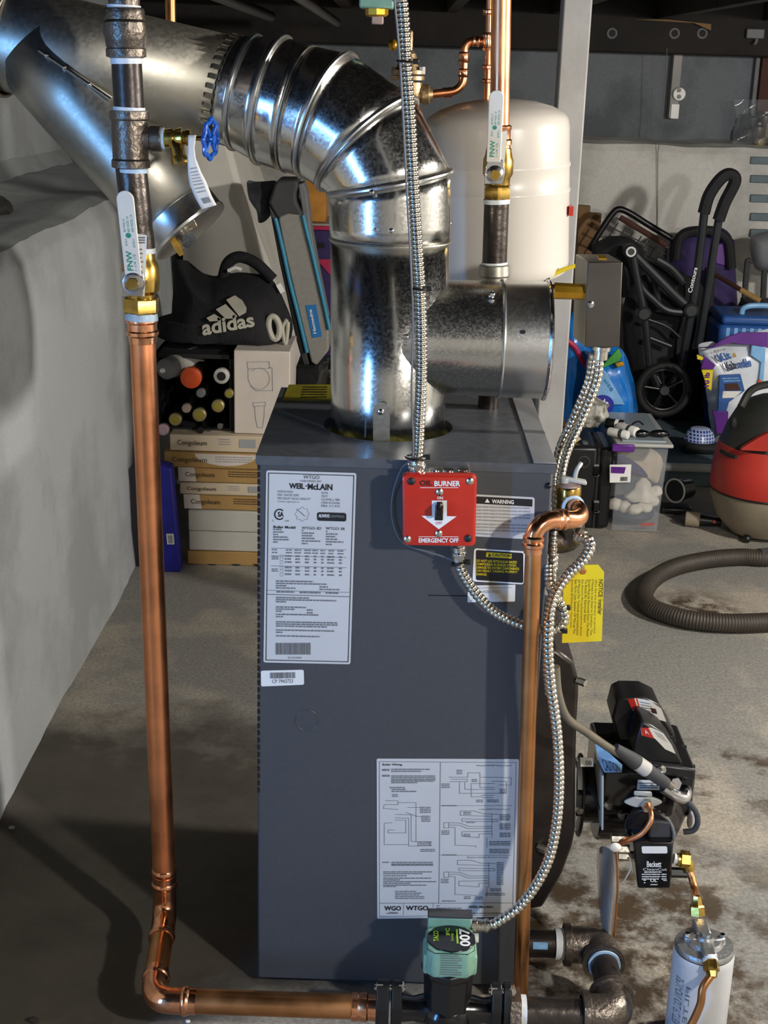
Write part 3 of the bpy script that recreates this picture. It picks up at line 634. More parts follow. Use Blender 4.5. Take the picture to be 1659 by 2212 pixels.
# ---------------------------------------------------------------- vent
YV = SC.y; q = mpp(YV, 600)
def lp(m, A, B, Y, prof, n=30, Yb=None):       # turned shape: photo axis A-B on plane Y, profile (py, half width px)
    a, b = at(*A, Y), at(*B, Y if Yb is None else Yb); L = (b-a).length; k = mpp(Y, A[1])
    return m.lathe(a, b-a, [((py-A[1])/(B[1]-A[1])*L, hw*k) for py, hw in prof], n)
def lph(m, A, B, Y, prof, n=30):               # the same along a horizontal axis: profile (px, half height px)
    a, b = at(*A, Y), at(*B, Y); L = (b-a).length; k = mpp(Y, A[1])
    return m.lathe(a, b-a, [((px-A[0])/(B[0]-A[0])*L, hh*k) for px, hh in prof], n)
def ringat(c, n, r, k=40, ry=None):
    n = V(n).normalized(); e1 = V((0, 1, 0)).cross(n).normalized(); e2 = n.cross(e1)
    return [c+e1*math.cos(2*math.pi*i/k)*r+e2*math.sin(2*math.pi*i/k)*(ry or r) for i in range(k)]
tee = thing('vent_tee', 'shiny galvanized vent tee rising from the boiler lid', 'vent pipe', (SC.x, SC.y, H))
zs = at(843, 519, YV).z
xs = lambda z: lerp(SC.x, at(843, 519, YV).x, (z-H)/(zs-H))
MB().lathe((SC.x, SC.y, H-.018), V((xs(zs), SC.y, zs))-V((SC.x, SC.y, H-.018)), [(0, SR-.001), (.06, SR), (zs-H+.018, SR)], 56, cap=False).build('stack', 'galvanized', tee, solid=.001)
zb_ = at(1000, 730, YV).z; x0_, xc, x1_ = SC.x+.01, at(1080, 730, YV).x, at(1184, 730, YV).x; rB = 125*q
MB().cyl((x0_, YV, zb_), (xc+.01, YV, zb_), rB, n=56).build('branch', 'galvanized_spangle', tee)
MB().lathe((xc, YV, zb_), (1, 0, 0), [(0, rB+.0015), (x1_-xc-.004, rB+.0015), (x1_-xc, rB-.004)], 56).build('branch_cap', 'galvanized_smooth', tee)
MB().torus((xc, YV, zb_), (1, 0, 0), rB+.001, .0028, 56, 8).build('branch_bead', 'galvanized_smooth', tee)
MB().torus((x1_-.004, YV, zb_), (1, 0, 0), rB+.0015, .0035, 56, 8).build('cap_rim', 'chrome', tee)
MB().prism([V((SC.x-.035, SC.y-SR+.0079, z)) for z in (H, zs)]+[V((SC.x-.0325, SC.y-SR+.0070, z)) for z in (zs, H)], (0, -.0014, 0)).build('stack_seam', 'steel_brown', tee)
for px, py in ((1062, 637), (875, 742), (876, 728), (868, 727)):
    c = at(px, py, YV); dz = c.z-zb_
    yy = YV-math.sqrt(max(rB*rB-dz*dz, 0)) if px > 900 else YV-SR*.95
    c = at(px, py, yy); MB().lathe(c+V((0, .002, 0)), NY, [(0, .0052), (.003, .005), (.005, .003), (.0052, .0002)], 12).build('screw', 'chrome', tee)
c = at(1131, 717, YV-rB); MB().lathe(c+V((0, .001, 0)), NY, [(0, .003), (.0025, .003)], 12).build('screw_hole', 'black', tee)
tf = pxf(806, 868, 842, 952, YV-SR-.003); tb = MB().prism([tf(.5+.5*math.cos(math.radians(a)), .2+.2*math.sin(math.radians(a))) for a in range(180, 361, 20)]+[tf(1, 1), tf(0, 1)], (0, -.002, 0)).build('clamp_tab', 'galvanized_dull', tee)
c = at(823, 889, YV-SR-.005); MB().lathe(c, NY, [(0, .005), (.003, .0048), (.0045, .002)], 12).build('tab_screw', 'chrome', tee)
MB().torus(V((xs(zs), YV, zs)), (0, 0, 1), SR+.0005, .0026, 56, 8).build('joint_bead', 'galvanized_dull', tee)

el = thing('vent_elbow', 'segmented galvanized elbow turning the vent pipe to the left', 'vent elbow', (SC.x, SC.y, zs))
RG = [((843, 519), YV, (0, 0, 1), SR+.0012), ((841, 393), YV, (-.20, 0, .98), .0925), ((793, 312), .212, (-.69, .28, .72), .0955), ((707, 252), .236, (-.90, .30, .35), .0955), ((648, 238), .25, (-.95, .25, .22), .0935),
      ((588, 218), .262, (-.95, .22, .22), .0935), ((530, 201), .272, (-.95, .20, .22), .0835), ((498, 196), .278, (-.96, .18, .22), .0805)]
cs = [(at(*p, y), V(n).normalized(), r) for p, y, n, r in RG]
for i in range(len(cs)-1):
    (c0, n0, r0), (c1, n1, r1) = cs[i], cs[i+1]
    A, B = ringat(c0, n0, r0, 56), ringat(c1, n1, r1, 56)
    MB().loft([[a.lerp(b, t) for a, b in zip(A, B)] for t in (0, .25, .5, .75, 1)], cap=False).build('gore', 'galvanized', el, solid=.001)
for i in (1, 2, 3, 5, 6):
    c, n, r = cs[i]; MB().tube(ringat(c, n, r+.0015, 56), .0036, 8, closed=True).build('bead', 'galvanized_smooth', el)
c, n, r = cs[4]; MB().tube(ringat(c, n, r+.0006, 56), .0014, 6, closed=True).build('crimp_line', 'galvanized_dull', el)
c, n, r = cs[7]
m = MB()
R2 = ringat(c, n, r+.001, 72); R3 = [p+n*.012 for p in R2]
for k in range(0, 72, 2): m.prism([R2[k], R2[k+1], R3[k+1], R3[k]], (R2[k]-c).normalized()*.0012)
o = m.build('crimp_teeth', 'galvanized_dull', el); o['kind'] = 'stuff'
for (px, py, Y) in ((516, 83, .27), (668, 104, .25)): MB().sph(at(px, py, Y), .005, 10, 8).build('screw', 'chrome', el)
for (px, py, Y) in ((803, 415, .10), (812, 495, .11), (845, 498, .106), (970, 483, YV), (666, 290, .165), (720, 330, .15)): MB().sph(at(px, py, Y), .0042, 10, 8).build('screw', 'chrome', el)

vp = thing('vent_pipe', 'long dull galvanized vent pipe with a slanting cleanout branch', 'vent pipe', at(200, 225, .3))
c0, n0, r0 = cs[7]; cL = c0+(at(-70, 62, .335)-c0)*1.55; ax = (cL-c0).normalized()
MB().lathe(c0-ax*.01, ax, [(0, .0785), ((cL-c0).length+.01, .0785)], 56, cap=False).build('main_pipe', 'galvanized_dull', vp, solid=.001)
cw = at(24, 92, .32); MB().tube(ringat(cw, ax, .081, 56), .0028, 8, closed=True).build('seam_bead', 'galvanized_dull', vp)
MB().lathe(cw, ax, [(0, .0805), (.30, .0805)], 56, cap=False).build('end_sleeve', 'galvanized_dull', vp, solid=.001)
b0, b1 = at(92, 105, .315), at(410, 500, .245); bd = (b1-b0).normalized()
MB().lathe(b0, b1-b0, [(0, .079), (.10, .075), ((b1-b0).length*.62, .066), ((b1-b0).length-.03, .0625)], 48, cap=False).build('branch', 'galvanized_dull', vp, solid=.001)
MB().lathe(b1-bd*.036, bd, [(0, .0625), (.002, .0655), (.03, .0655), (.034, .0675), (.038, .0665), (.0385, .062), (.0375, .060), (.0375, .001)], 48).build('branch_cap', 'galvanized_smooth', vp)
s0, s1 = at(85, 108, .235), at(240, 214, .222)
MB().tube([s0, s0.lerp(s1, .5), s1], .0035, 8).build('web_seam', 'galvanized', vp)
for t in (.1, .35, .7): MB().sph(s0.lerp(s1, t)+V((0, -.003, 0)), .004, 8, 6).build('screw', 'chrome', vp)
pc = at(396, 510, .215); MB().cyl(pc-bd*.01, pc+V((.011, -.018, -.004)), .0125, n=20).build('latch_barrel', 'zinc', vp)
MB().obox(at(401, 492, .21), V((.016, -.003, .009)), V((.003, 0, -.006)), V((0, -.002, 0))).build('latch_clip', 'zinc', vp, bevel=.001)
MB().prism([at(x, y, .20) for x, y in ((362, 508), (372, 506), (392, 530), (397, 550), (388, 554), (376, 538))], (0, .002, 0)).build('latch_wing', 'brass', vp)

# ---------------------------------------------------------------- left riser
YL = .086; u = mpp(YL, 400)
ip = thing('iron_pipe', 'rusty brown iron riser with a union and a side tee', 'pipe', at(303, 545, YL))
lp(MB(), (269, -60), (268, 24), YL, [(-60, 34), (24, 34)]).build('upper_pipe', 'iron_cast', ip)
a = at(269, -55, YL); MB().cyl(a, (a.x, YL, 1.858), 34*u, n=28).build('upper_pipe', 'iron_cast', ip)
lp(MB(), (268, 15), (273, 126), YL, [(15, 34), (18, 42), (24, 44), (42, 44), (44, 40), (48, 46), (72, 48), (80, 45), (100, 43), (104, 41), (106, 44), (122, 44), (126, 35)]).build('union', 'iron_cast', ip)
lp(MB(), (268, 11), (268, 22), YL, [(11, 36), (22, 37)]).build('thread_tape', 'tape_white', ip)
lp(MB(), (273, 124), (274, 140), YL, [(124, 34.5), (138, 35)]).build('thread_tape', 'tape_white', ip)
lp(MB(), (273, 126), (279, 240), YL, [(126, 33), (240, 33)]).build('nipple', 'iron_dark', ip)
lp(MB(), (279, 231), (279, 240), YL, [(231, 34.5), (240, 35)]).build('thread_tape', 'tape_white', ip)
tb_ = lp(MB(), (279, 238), (283, 364), YL, [(238, 36), (240, 43), (256, 43), (260, 40), (342, 39), (346, 42), (361, 42), (364, 36)])
a, b = at(283, 298, YL), at(350, 299, YL); L_ = (b-a).length
tb_.lathe(a, b-a, [(0, 30*u), (L_*.62, 25*u), (L_*.66, 28*u), (L_*.97, 28*u), (L_, 24*u)], 28).build('tee', 'iron_cast', ip)
lp(MB(), (283, 362), (304, 548), YL, [(362, 34), (548, 33)]).build('nipple', 'iron', ip)
lp(MB(), (285, 362), (285, 372), YL, [(362, 35.5), (372, 34.5)]).build('thread_tape', 'tape_blue', ip)
dv = thing('drain_valve', 'brass drain valve with a blue wheel on the iron tee', 'valve', at(385, 360, YL))
lph(MB(), (346, 299), (358, 299), YL, [(346, 23), (356, 23)]).build('thread_tape', 'tape_blue', dv)
m = lph(MB(), (350, 299), (418, 297), YL, [(350, 19), (372, 21), (376, 17), (382, 20), (394, 22), (397, 15), (400, 14), (402, 17), (412, 17), (414, 8)])
m.tube([at(374, 300, YL), at(382, 322, YL-.006), at(388, 345, YL-.01)], 15*u, 18).build('body', 'brass', dv)
a, b = at(386, 338, YL-.009), at(390, 358, YL-.012); MB().lathe(a, b-a, [(0, 17*u), (.006, 19*u), (.011, 19*u), (.0115, 12*u)], 20).build('hose_thread', 'brass', dv)
lph(MB(), (412, 298), (450, 300), YL, [(412, 5), (450, 5)]).build('stem', 'brass', dv)
wc = at(455, 300, YL); wa = V((.96, -.25, -.05)).normalized(); wA, wB = perp(wa)
wh = MB()
pts = [wc+(wA*math.cos(t)+wB*math.sin(t))*(39+3.2*math.cos(8*t))*u for t in [2*math.pi*k/64 for k in range(64)]]
wh.tube(pts, 5*u, 10, closed=True)
for k in range(4):
    t = math.pi/4+math.pi/2*k; wh.tube([wc, wc+(wA*math.cos(t)+wB*math.sin(t))*38*u], 4.5*u, 8)
wh.cyl(wc-wa*.006, wc+wa*.006, 10*u, n=16).build('handwheel', 'blue', dv)
m = MB(); path = [(415, 292, 9), (413, 320, 7), (414, 345, 9), (420, 375, 14), (428, 400, 18), (440, 430, 17), (452, 452, 16)]
tp = lambda uu, v: at(lerp(path[int(v*5.999)][0], path[min(int(v*5.999)+1, 6)][0], v*5.999 % 1)+(uu-.5)*2*lerp(path[int(v*5.999)][2], path[min(int(v*5.999)+1, 6)][2], v*5.999 % 1), lerp(path[int(v*5.999)][1], path[min(int(v*5.999)+1, 6)][1], v*5.999 % 1)-uu*9*v, YL-.028-.006*math.sin(v*5))
tg = tag(MB().grid(tp, 4, 18).build('paper_tag', 'paper', solid=.0005), 'white printed paper tag hanging from the brass drain valve', 'tag')
tq = lambda uu, v: tp(uu, v)+V((0, -.0012, 0))
fine(tq, [(.44+.045*k, .22, .8) for k in range(8)], .016).build('print', 'ink_faint', tg, flat=True); barcode(tq, .3, .84, .8, .93, seed=9).build('barcode', 'ink_grey', tg, flat=True)

def handle(px_top, px_bot, wpx, Y, parent, dirx=0):
    (x0, y0), (x1, y1) = px_top, px_bot; hw = wpx/2
    f = lambda a, v: at(lerp(x0, x1, v)+a, lerp(y0, y1, v), Y)
    rt = hw/(y1-y0)
    o = [f(hw*math.cos(math.radians(t)), rt+rt*math.sin(math.radians(t))) for t in range(180, 361, 15)]+[f(hw*.95, 1), f(-hw*.95, 1)]
    h = MB().prism(o, (0, .004, 0)).build('lever_grip', 'handle_white', parent, bevel=.0012)
    k = Y-.0006
    g = lambda a, v: at(lerp(x0, x1, v)+a, lerp(y0, y1, v), k)
    # lettering runs up the lever
    def vt(a0, a1, v0, v1): return lambda uu, vv: g(lerp(a0, a1, vv), lerp(v1, v0, uu))
    text('FNW', vt(-hw*.55, hw*.1, .70, .93), 'ink_green', h, bold=.02); text('1-1/4 1/2', vt(hw*.25, hw*.5, .74, .93), 'ink_green', h)
    for a0, v0, v1 in ((-.55, .33, .48), (-.1, .30, .48), (.35, .28, .48), (.35, .56, .66), (-.5, .56, .64)): text('600 WOG 1/4', vt(hw*a0, hw*(a0+.25), v0, v1), 'ink_green', h)
    m = MB(); m.poly([g(-hw*.05+hw*.3*math.cos(t), .52+hw*.3/(y1-y0)*math.sin(t)) for t in [k_*.4 for k_ in range(16)]]); m.build('mark', 'ink_green', h, flat=True)
    return h
bv = thing('ball_valve', 'brass ball valve with white lever above the left copper riser', 'valve', at(306, 678, YL))
lp(MB(), (303, 538), (306, 678), YL, [(538, 26), (541, 31), (562, 33), (570, 39), (600, 41), (626, 39), (634, 31), (644, 30)]).build('body', 'brass', bv)
lp(MB(), (305, 643), (306, 676), YL, [(643, 38), (646, 40), (672, 40), (676, 36)], 6).build('hex_nut', 'brass', bv)
lp(MB(), (303, 534), (303, 545), YL, [(534, 33), (545, 34)]).build('thread_tape', 'tape_white', bv)
YH = YL-.045
handle((268, 412), (288, 598), 38, YH, bv)
c = at(288, 612, YH); MB().prism([at(x, y, YH+.001) for x, y in ((266, 584), (306, 584), (313, 606), (308, 640), (262, 640), (260, 600))], (0, .003, 0)).build('lever_bracket', 'chrome', bv, bevel=.001)
MB().lathe(c+V((0, .002, 0)), NY, [(0, .016), (.004, .015), (.005, .010)], 24).build('washer', 'chrome', bv); MB().hexnut(c+V((0, -.002, 0)), c+V((0, -.011, 0)), .009).build('stem_nut', 'brass', bv)
MB().cyl(c, c+V((.008, .03, 0)), .010).build('stem', 'brass', bv)
tg = tag(MB().prism([at(x, y, YH+.006) for x, y in ((296, 505), (317, 508), (312, 640), (294, 640))], (0, .001, 0)).build('barcode_sticker', 'paper'), 'white barcode sticker strip beside the left valve lever', 'sticker')
tf = pxf(297, 510, 315, 600, YH+.0054, -3)
fine(tf, [(.02, .1, .9), (.08, .1, .9), (.14, .1, .9), (.3, .1, .6), (.4, .1, .7), (.5, .1, .6), (.6, .1, .8), (.72, .1, .7), (.84, .1, .6)], .04).build('print', 'ink_grey', tg, flat=True)

YF_ = -.14; z0 = at(600, 2169, YF_).z
cr_ = thing('copper_pipe', 'tall copper riser bending along the floor to the pump', 'pipe', at(345, 1850, YL))
A_, B_ = at(306, 676, YL), at(356, 1940, YL)
rP = 27*mpp(YL, 1000)
Bz = V((B_.x, YL, z0)); Fz = V((at(330, 2150, YF_).x, YF_, z0)); E_ = V((at(758, 2169, YF_).x, YF_, z0))
MB().cyl(A_.lerp(B_, .04), Bz+V((0, 0, .07)), rP, n=32).build('riser_tube', 'copper', cr_)
lp(MB(), (306, 676), (309, 742), YL, [(676, 34), (694, 35), (698, 32), (712, 32), (715, 35), (722, 35), (726, 31), (740, 30), (742, 26)]).build('adapter', 'copper_bright', cr_)
lp(MB(), (306, 675), (306, 690), YL, [(675, 34), (690, 36)]).build('solder_tape', 'tape_blue', cr_)
MB().tube(fillet([Bz+V((0, 0, .075)), Bz, Bz.lerp(Fz, .33)], .045, 12), rP*1.06, 24).build('elbow', 'copper_bright', cr_)
MB().cyl(Bz.lerp(Fz, .3), Bz.lerp(Fz, .75), rP*1.0, n=28).build('link_tube', 'copper_aged', cr_)
MB().tube(fillet([Bz.lerp(Fz, .70), Fz, Fz.lerp(E_, .22)], .045, 12), rP*1.06, 24).build('elbow', 'copper_bright', cr_)
MB().cyl(Fz.lerp(E_, .2), E_, rP*1.0, n=28).build('floor_tube', 'copper_aged', cr_)
def band(p, d, r, nm='press_ring', par=None):
    MB().lathe(V(p)-V(d).normalized()*.006, d, [(0, r), (.002, r*1.10), (.005, r*1.14), (.009, r*1.10), (.012, r)], 28).build(nm, 'copper_bright', par or cr_)
up_ = V((0, 0, 1)); fd = (Fz-Bz).normalized(); rd = (E_-Fz).normalized()
band(Bz+up_*.082, up_, rP); band(Bz+up_*.058, up_, rP*1.04); band(Bz.lerp(Fz, .30), fd, rP*1.04); band(Bz.lerp(Fz, .77), fd, rP*1.04); band(Fz.lerp(E_, .165), rd, rP*1.06)
E2 = V((at(812, 2169, YF_).x, YF_, z0))
MB().lathe(E_, rd, [(0, rP*1.02), (.002, rP*1.16), (.010, rP*1.16), (.012, rP*1.08), (.018, rP*1.18), (.024, rP*1.2), (.026, rP*1.05), ((E2-E_).length, rP*1.1)], 30).build('adapter', 'copper_bright', cr_)

# ---------------------------------------------------------------- middle riser over the boiler
YM = .335; um = mpp(YM, 400)
cm = thing('copper_pipe', 'thick copper pipe coming down from the joists over the boiler', 'pipe', at(1078, 330, YM))
lp(MB(), (1084, -90), (1078, 335), YM, [(-90, 22), (335, 22)]).build('tube', 'copper', cm)
a = at(1084, -85, YM); MB().cyl(a, (a.x, YM, 1.858), 22*um, n=28).build('tube', 'copper', cm)
lp(MB(), (1080, 270), (1079, 335), YM, [(270, 22), (273, 26), (279, 26), (282, 24), (300, 24), (303, 27), (312, 27), (314, 24), (335, 24)]).build('adapter', 'copper_bright', cm)
b2 = thing('ball_valve', 'brass ball valve with white lever before the white tank', 'valve', at(1073, 432, YM))
lp(MB(), (1078, 316), (1073, 432), YM, [(316, 22), (320, 27), (338, 30), (345, 33), (375, 33), (384, 28), (398, 27), (400, 30)]).build('body', 'brass', b2)
lp(MB(), (1074, 402), (1073, 432), YM, [(402, 29), (405, 31), (428, 31), (432, 28)], 6).build('hex_nut', 'brass', b2)
YQ = YM-.05
handle((1073, 195), (1066, 350), 32, YQ, b2)
c = at(1069, 377, YQ); MB().prism([at(x, y, YQ+.001) for x, y in ((1053, 345), (1086, 345), (1091, 372), (1086, 398), (1046, 398), (1048, 365))], (0, .003, 0)).build('lever_bracket', 'chrome', b2, bevel=.001)
MB().lathe(c+V((0, .002, 0)), NY, [(0, .014), (.004, .013), (.005, .010)], 24).build('washer', 'chrome', b2); MB().hexnut(c+V((0, -.002, 0)), c+V((0, -.011, 0)), .0085).build('stem_nut', 'brass', b2)
MB().cyl(c, c+V((.004, .035, 0)), .009).build('stem', 'brass', b2)
tg = tag(MB().prism([at(x, y, YQ+.006) for x, y in ((1082, 285), (1096, 282), (1090, 352), (1080, 352))], (0, .001, 0)).build('barcode_sticker', 'paper'), 'white sticker strip beside the lever before the white tank', 'sticker')
i2 = thing('iron_pipe', 'dark iron nipple dropping behind the vent tee to the boiler', 'pipe', (at(1069, 600, YM).x, YM, H))
lp(MB(), (1073, 428), (1068, 575), YM, [(428, 27), (575, 27)]).build('nipple', 'iron', i2)
lp(MB(), (1073, 430), (1073, 440), YM, [(430, 29), (440, 28)]).build('thread_tape', 'tape_white', i2)
lp(MB(), (1068, 566), (1068, 574), YM, [(566, 28), (574, 29)]).build('thread_tape', 'tape_white', i2)
lp(MB(), (1068, 570), (1067, 640), YM, [(570, 28), (573, 33), (594, 34), (598, 31), (640, 30)]).build('coupling', 'galvanized_dull', i2)
a = at(1067, 640, YM); MB().cyl(a+V((0, 0, .01)), (a.x, YM, H), .0175).build('drop_pipe', 'iron_dark', i2)
# ---------------------------------------------------------------- expansion tank, thin copper and feed valve
YT = .62
tk = thing('expansion_tank', 'big white expansion tank hanging behind the brass valve', 'tank', at(1076, 612, YT))
lp(MB(), (1072, 213), (1076, 615), YT, [(213, 2), (214.5, 40), (221, 85), (233, 122), (246, 146), (258, 155), (275, 158), (348, 158), (352, 160.5), (357, 160.5), (361, 158), (404, 158), (407, 160), (411, 160), (415, 158), (566, 157), (585, 152), (598, 138), (608, 100), (612, 40), (613, 2)], 64).build('shell', 'tank_white', tk)
a = at(1231, 454, YT-.03); MB().obox(a, (.004, 0, 0), (0, .02, 0), (0, 0, .008)).build('red_sticker', 'red', tk)
yt = thing('yellow_tag', 'yellow strip tag sticking out below the white tank', 'tag', at(1180, 610, .54))
MB().grid(lambda a, b: at(1160+92*a, 606-38*a+12*b*(1-.3*a), .54)+V((0, 0, .004*math.sin(a*3))), 10, 2).build('strip', 'yellow', yt, solid=.001)
MB().obox(at(1172, 606, .535), (.012, 0, .003), (0, .004, 0), (0, 0, .003)).build('tag_clip', 'black', yt)
ct = thing('copper_pipe', 'thin copper feed pipe with a looped branch above the white tank', 'pipe', at(1054, 214, YT))
rT = 8*mpp(YT, 100)
MB().cyl(V((at(1056, -80, YT).x, YT, 1.858)), at(1052, 216, YT), rT, n=18).build('drop_tube', 'copper', ct)
pth = [at(1053, 90, YT), at(1003, 88, YT), at(1001, 196, YT-.005), at(934, 203, YT-.01)]
MB().tube(fillet(pth, .028, 10), rT*1.1, 16).build('branch_tube', 'copper', ct)
for A, B in (((1053, 70), (1053, 110)), ((1002, 112), (1002, 136)), ((1001, 148), (1001, 168)), ((976, 199), (956, 201)), ((1020, 89), (1036, 90)), ((1052, 140), (1052, 150)), ((1052, 170), (1052, 180)), ((1054, 20), (1054, 32))):
    a, b = at(*A, YT-.003), at(*B, YT-.003); L = (b-a).length
    MB().lathe(a, b-a, [(0, rT*1.15), (L*.15, rT*1.45), (L*.3, rT*1.3), (L*.7, rT*1.3), (L*.85, rT*1.5), (L, rT*1.15)], 16).build('fitting', 'copper_bright', ct)
fv = thing('feed_valve', 'tan bronze feed valve with a tall bonnet behind the vent elbow', 'valve', at(890, 236, YT))
lp(MB(), (886, 66), (884, 118), YT-.01, [(66, 5), (70, 7), (108, 7), (112, 12), (118, 14)]).build('stem', 'bronze', fv)
lp(MB(), (882, 112), (881, 154), YT-.01, [(112, 12), (116, 17), (150, 26), (154, 28)]).build('bonnet', 'bronze', fv)
c = at(881, 166, YT-.01); uT = mpp(YT, 200)
for dz, nm in ((5, 'upper_flange'), (-7, 'lower_flange')): MB().lathe(c+V((0, 0, dz*uT)), (0, 0, 1), [(0, 34*uT), (.001, 36*uT), (9*uT, 36*uT), (10*uT, 33*uT)], 28).build(nm, 'bronze', fv)
for px in (852, 912, 880):
    p = at(px, 160, YT-.035 if px == 880 else YT-.02); MB().hexnut(p, p+V((0, 0, .012)), .006).build('flange_bolt', 'chrome', fv)
lph(MB().lathe(at(885, 236, YT-.01), (0, 0, 1), [(0, 14*uT), (.01, 22*uT), (.03, 27*uT), (.045, 25*uT)], 24), (862, 205), (935, 204), YT-.01, [(862, 20), (905, 20), (908, 17), (912, 21), (926, 21), (928, 16), (935, 14)]).build('body', 'bronze', fv)
MB().sph(at(849, 97, YT-.01), (.008, .008, .010), 12, 8).build('relief_knob', 'zinc_yellow', fv)
MB().obox(at(865, 100, YT-.01), (.014, 0, 0), (0, .002, 0), (0, 0, .0015)).build('relief_lever', 'bronze', fv)
zv = thing('zone_valve', 'green zone valve housing with yellow cap under the joists', 'valve', at(815, 50, .45))
a, b = at(778, -40, .45), at(850, 20, .45); MB().box(a.x, b.x, .42, .48, b.z, a.z).build('housing', 'green_pump', zv, bevel=.003)
lp(MB(), (814, 16), (814, 36), .45, [(16, 22), (18, 25), (32, 25), (36, 20)], 8).build('cap', 'zinc_yellow', zv)
MB().cyl((at(815, -20, .45).x, .45, at(815, -35, .45).z), (at(815, -20, .45).x, .45, 1.858), .012).build('riser', 'copper_aged', zv)
a, b = at(803, 34, .45), at(828, 53, .45); MB().box(a.x, b.x, .44, .46, b.z, a.z).build('plug', 'knot', zv, bevel=.002)
# ---------------------------------------------------------------- circulator pump and floor piping
uf = mpp(YF_, 2100)
X = lambda px: at(px, 2165, YF_).x
P5 = lambda x, y, Y=YF_: at(760+x/2.514, 1850+y/2.514, Y)
pm = thing('circulator_pump', 'green circulator pump with black flanges at the boiler foot', 'pump', (X(962), YF_, 0))
XA = V((1, 0, 0))
def flange(px0, px1, rr, nm):
    MB().lathe((X(px0), YF_, z0), XA, [(0, rr*.96), (.001, rr), (X(px1)-X(px0)-.001, rr), (X(px1)-X(px0), rr*.96)], 32).build(nm, 'black', pm)
for a, b in ((812, 840), (845, 868), (1060, 1082), (1086, 1104)):
    w_ = X(b)-X(a)
    o = [V((X(a), YF_+.027*math.cos(t)*(1 if abs(math.sin(t)) < .5 else .9), z0+.05*math.sin(t))) for t in [2*math.pi*k/32 for k in range(32)]]
    MB().prism(o, (w_, 0, 0)).build('flange', 'black', pm, bevel=.002)
for px0, px1 in ((808, 874), (1054, 1112)):
    for dz, dy in ((.039, -.004), (-.039, -.004)):
        p, r = V((X(px0), YF_+dy, z0+dz)), V((X(px1), YF_+dy, z0+dz))
        MB().cyl(p, r, .0045, n=12).build('flange_bolt', 'zinc', pm)
        for s, e in ((px0+4, px0+18), (px1-14, px1-3)): MB().hexnut((X(s), YF_+dy, z0+dz), (X(e), YF_+dy, z0+dz), .0095).build('flange_nut', 'zinc', pm)
m = MB().lathe((X(866), YF_, z0), XA, [(0, .021), (.02, .019), (X(920)-X(866), .024), (X(945)-X(866), .030), (X(985)-X(866), .030), (X(1015)-X(866), .024), (X(1045)-X(866), .019), (X(1064)-X(866), .021)], 28)
m.sph((X(965), YF_, z0-.004), (.042, .040, .034), 28, 16).build('volute', 'black_gloss', pm)
zt1 = at(966, 2112, YF_-.034).z; zt2 = at(968, 2027, YF_).z
MB().lathe((X(966), YF_, z0+.01), (0, 0, 1), [(0, .036), (zt1-z0-.022, .038), (zt1-z0-.018, .042), (zt1-z0-.008, .042), (zt1-z0-.006, .036)], 8).build('volute_neck', 'black', pm, bevel=.002)
def octo(r, z, k=.62, n=None):
    c = V((X(966), YF_, z)); h = r
    return [c+V(p) for p in ((-h, -h*k, 0), (-h*k, -h, 0), (h*k, -h, 0), (h, -h*k, 0), (h, h*k, 0), (h*k, h, 0), (-h*k, h, 0), (-h, h*k, 0))]
MB().loft([octo(.036, zt1, .7), octo(.037, zt1+.012, .7), octo(.037, zt2-.014, .68), octo(.036, zt2-.004, .7), octo(.034, zt2, .7)]).build('motor_housing', 'green_pump', pm, bevel=.003)
for sx in (-1, 1):
    MB().box(X(966)+sx*.030, X(966)+sx*.040, YF_-.026, YF_+.02, zt1-.002, zt2-.012).build('side_rib', 'green_pump', pm, bevel=.004)
# black oval name plate on top
o = [V((X(968)+.0375*math.cos(t), YF_-.002+.0345*math.sin(t), zt2)) for t in [2*math.pi*(k+.5)/10 for k in range(10)]]
np_ = MB().prism(o, (0, 0, .0022)).build('name_plate', 'black_gloss', pm, bevel=.001)
zf = zt2+.0027
def topf(x0, x1, y0, y1): return bil((x0, y1, zf), (x1, y1, zf), (x1, y0, zf), (x0, y0, zf))
cx_ = X(968)
def vtop(x0, x1, y0, y1): return lambda uu, vv: V((lerp(x0, x1, vv), lerp(y0, y1, uu), zf))     # lettering turned sideways
text('007', vtop(cx_+.012, cx_+.028, -.14-.022, -.14+.022), 'ink_white', np_, bold=.03)
mk('lime', '#9ccc2e', .5, 0, .05)
text('TACO', vtop(cx_-.027, cx_-.019, -.14-.012, -.14+.014), 'lime', np_, bold=.02); text('IFC', vtop(cx_-.008, cx_-.002, -.14+.004, -.14+.022), 'lime', np_, bold=.02); text('Cartridge', vtop(cx_-.001, cx_+.004, -.14-.01, -.14+.01), 'lime', np_)
MB().quad((cx_+.0075, YF_-.016, zf), (cx_+.010, YF_-.016, zf), (cx_+.010, YF_+.02, zf), (cx_+.0075, YF_+.02, zf)).build('stripe', 'lime', np_, flat=True)
ff = bil((X(942), YF_-.0378, at(960, 2062, YF_-.037).z), (X(992), YF_-.0378, at(960, 2062, YF_-.037).z), (X(992), YF_-.0378, at(960, 2108, YF_-.037).z), (X(942), YF_-.0378, at(960, 2108, YF_-.037).z))
fine(ff, [(.02+.11*k, .05, .95 if k % 3 else .8) for k in range(9)], .05).build('front_print', 'ink_grey', pm, flat=True)
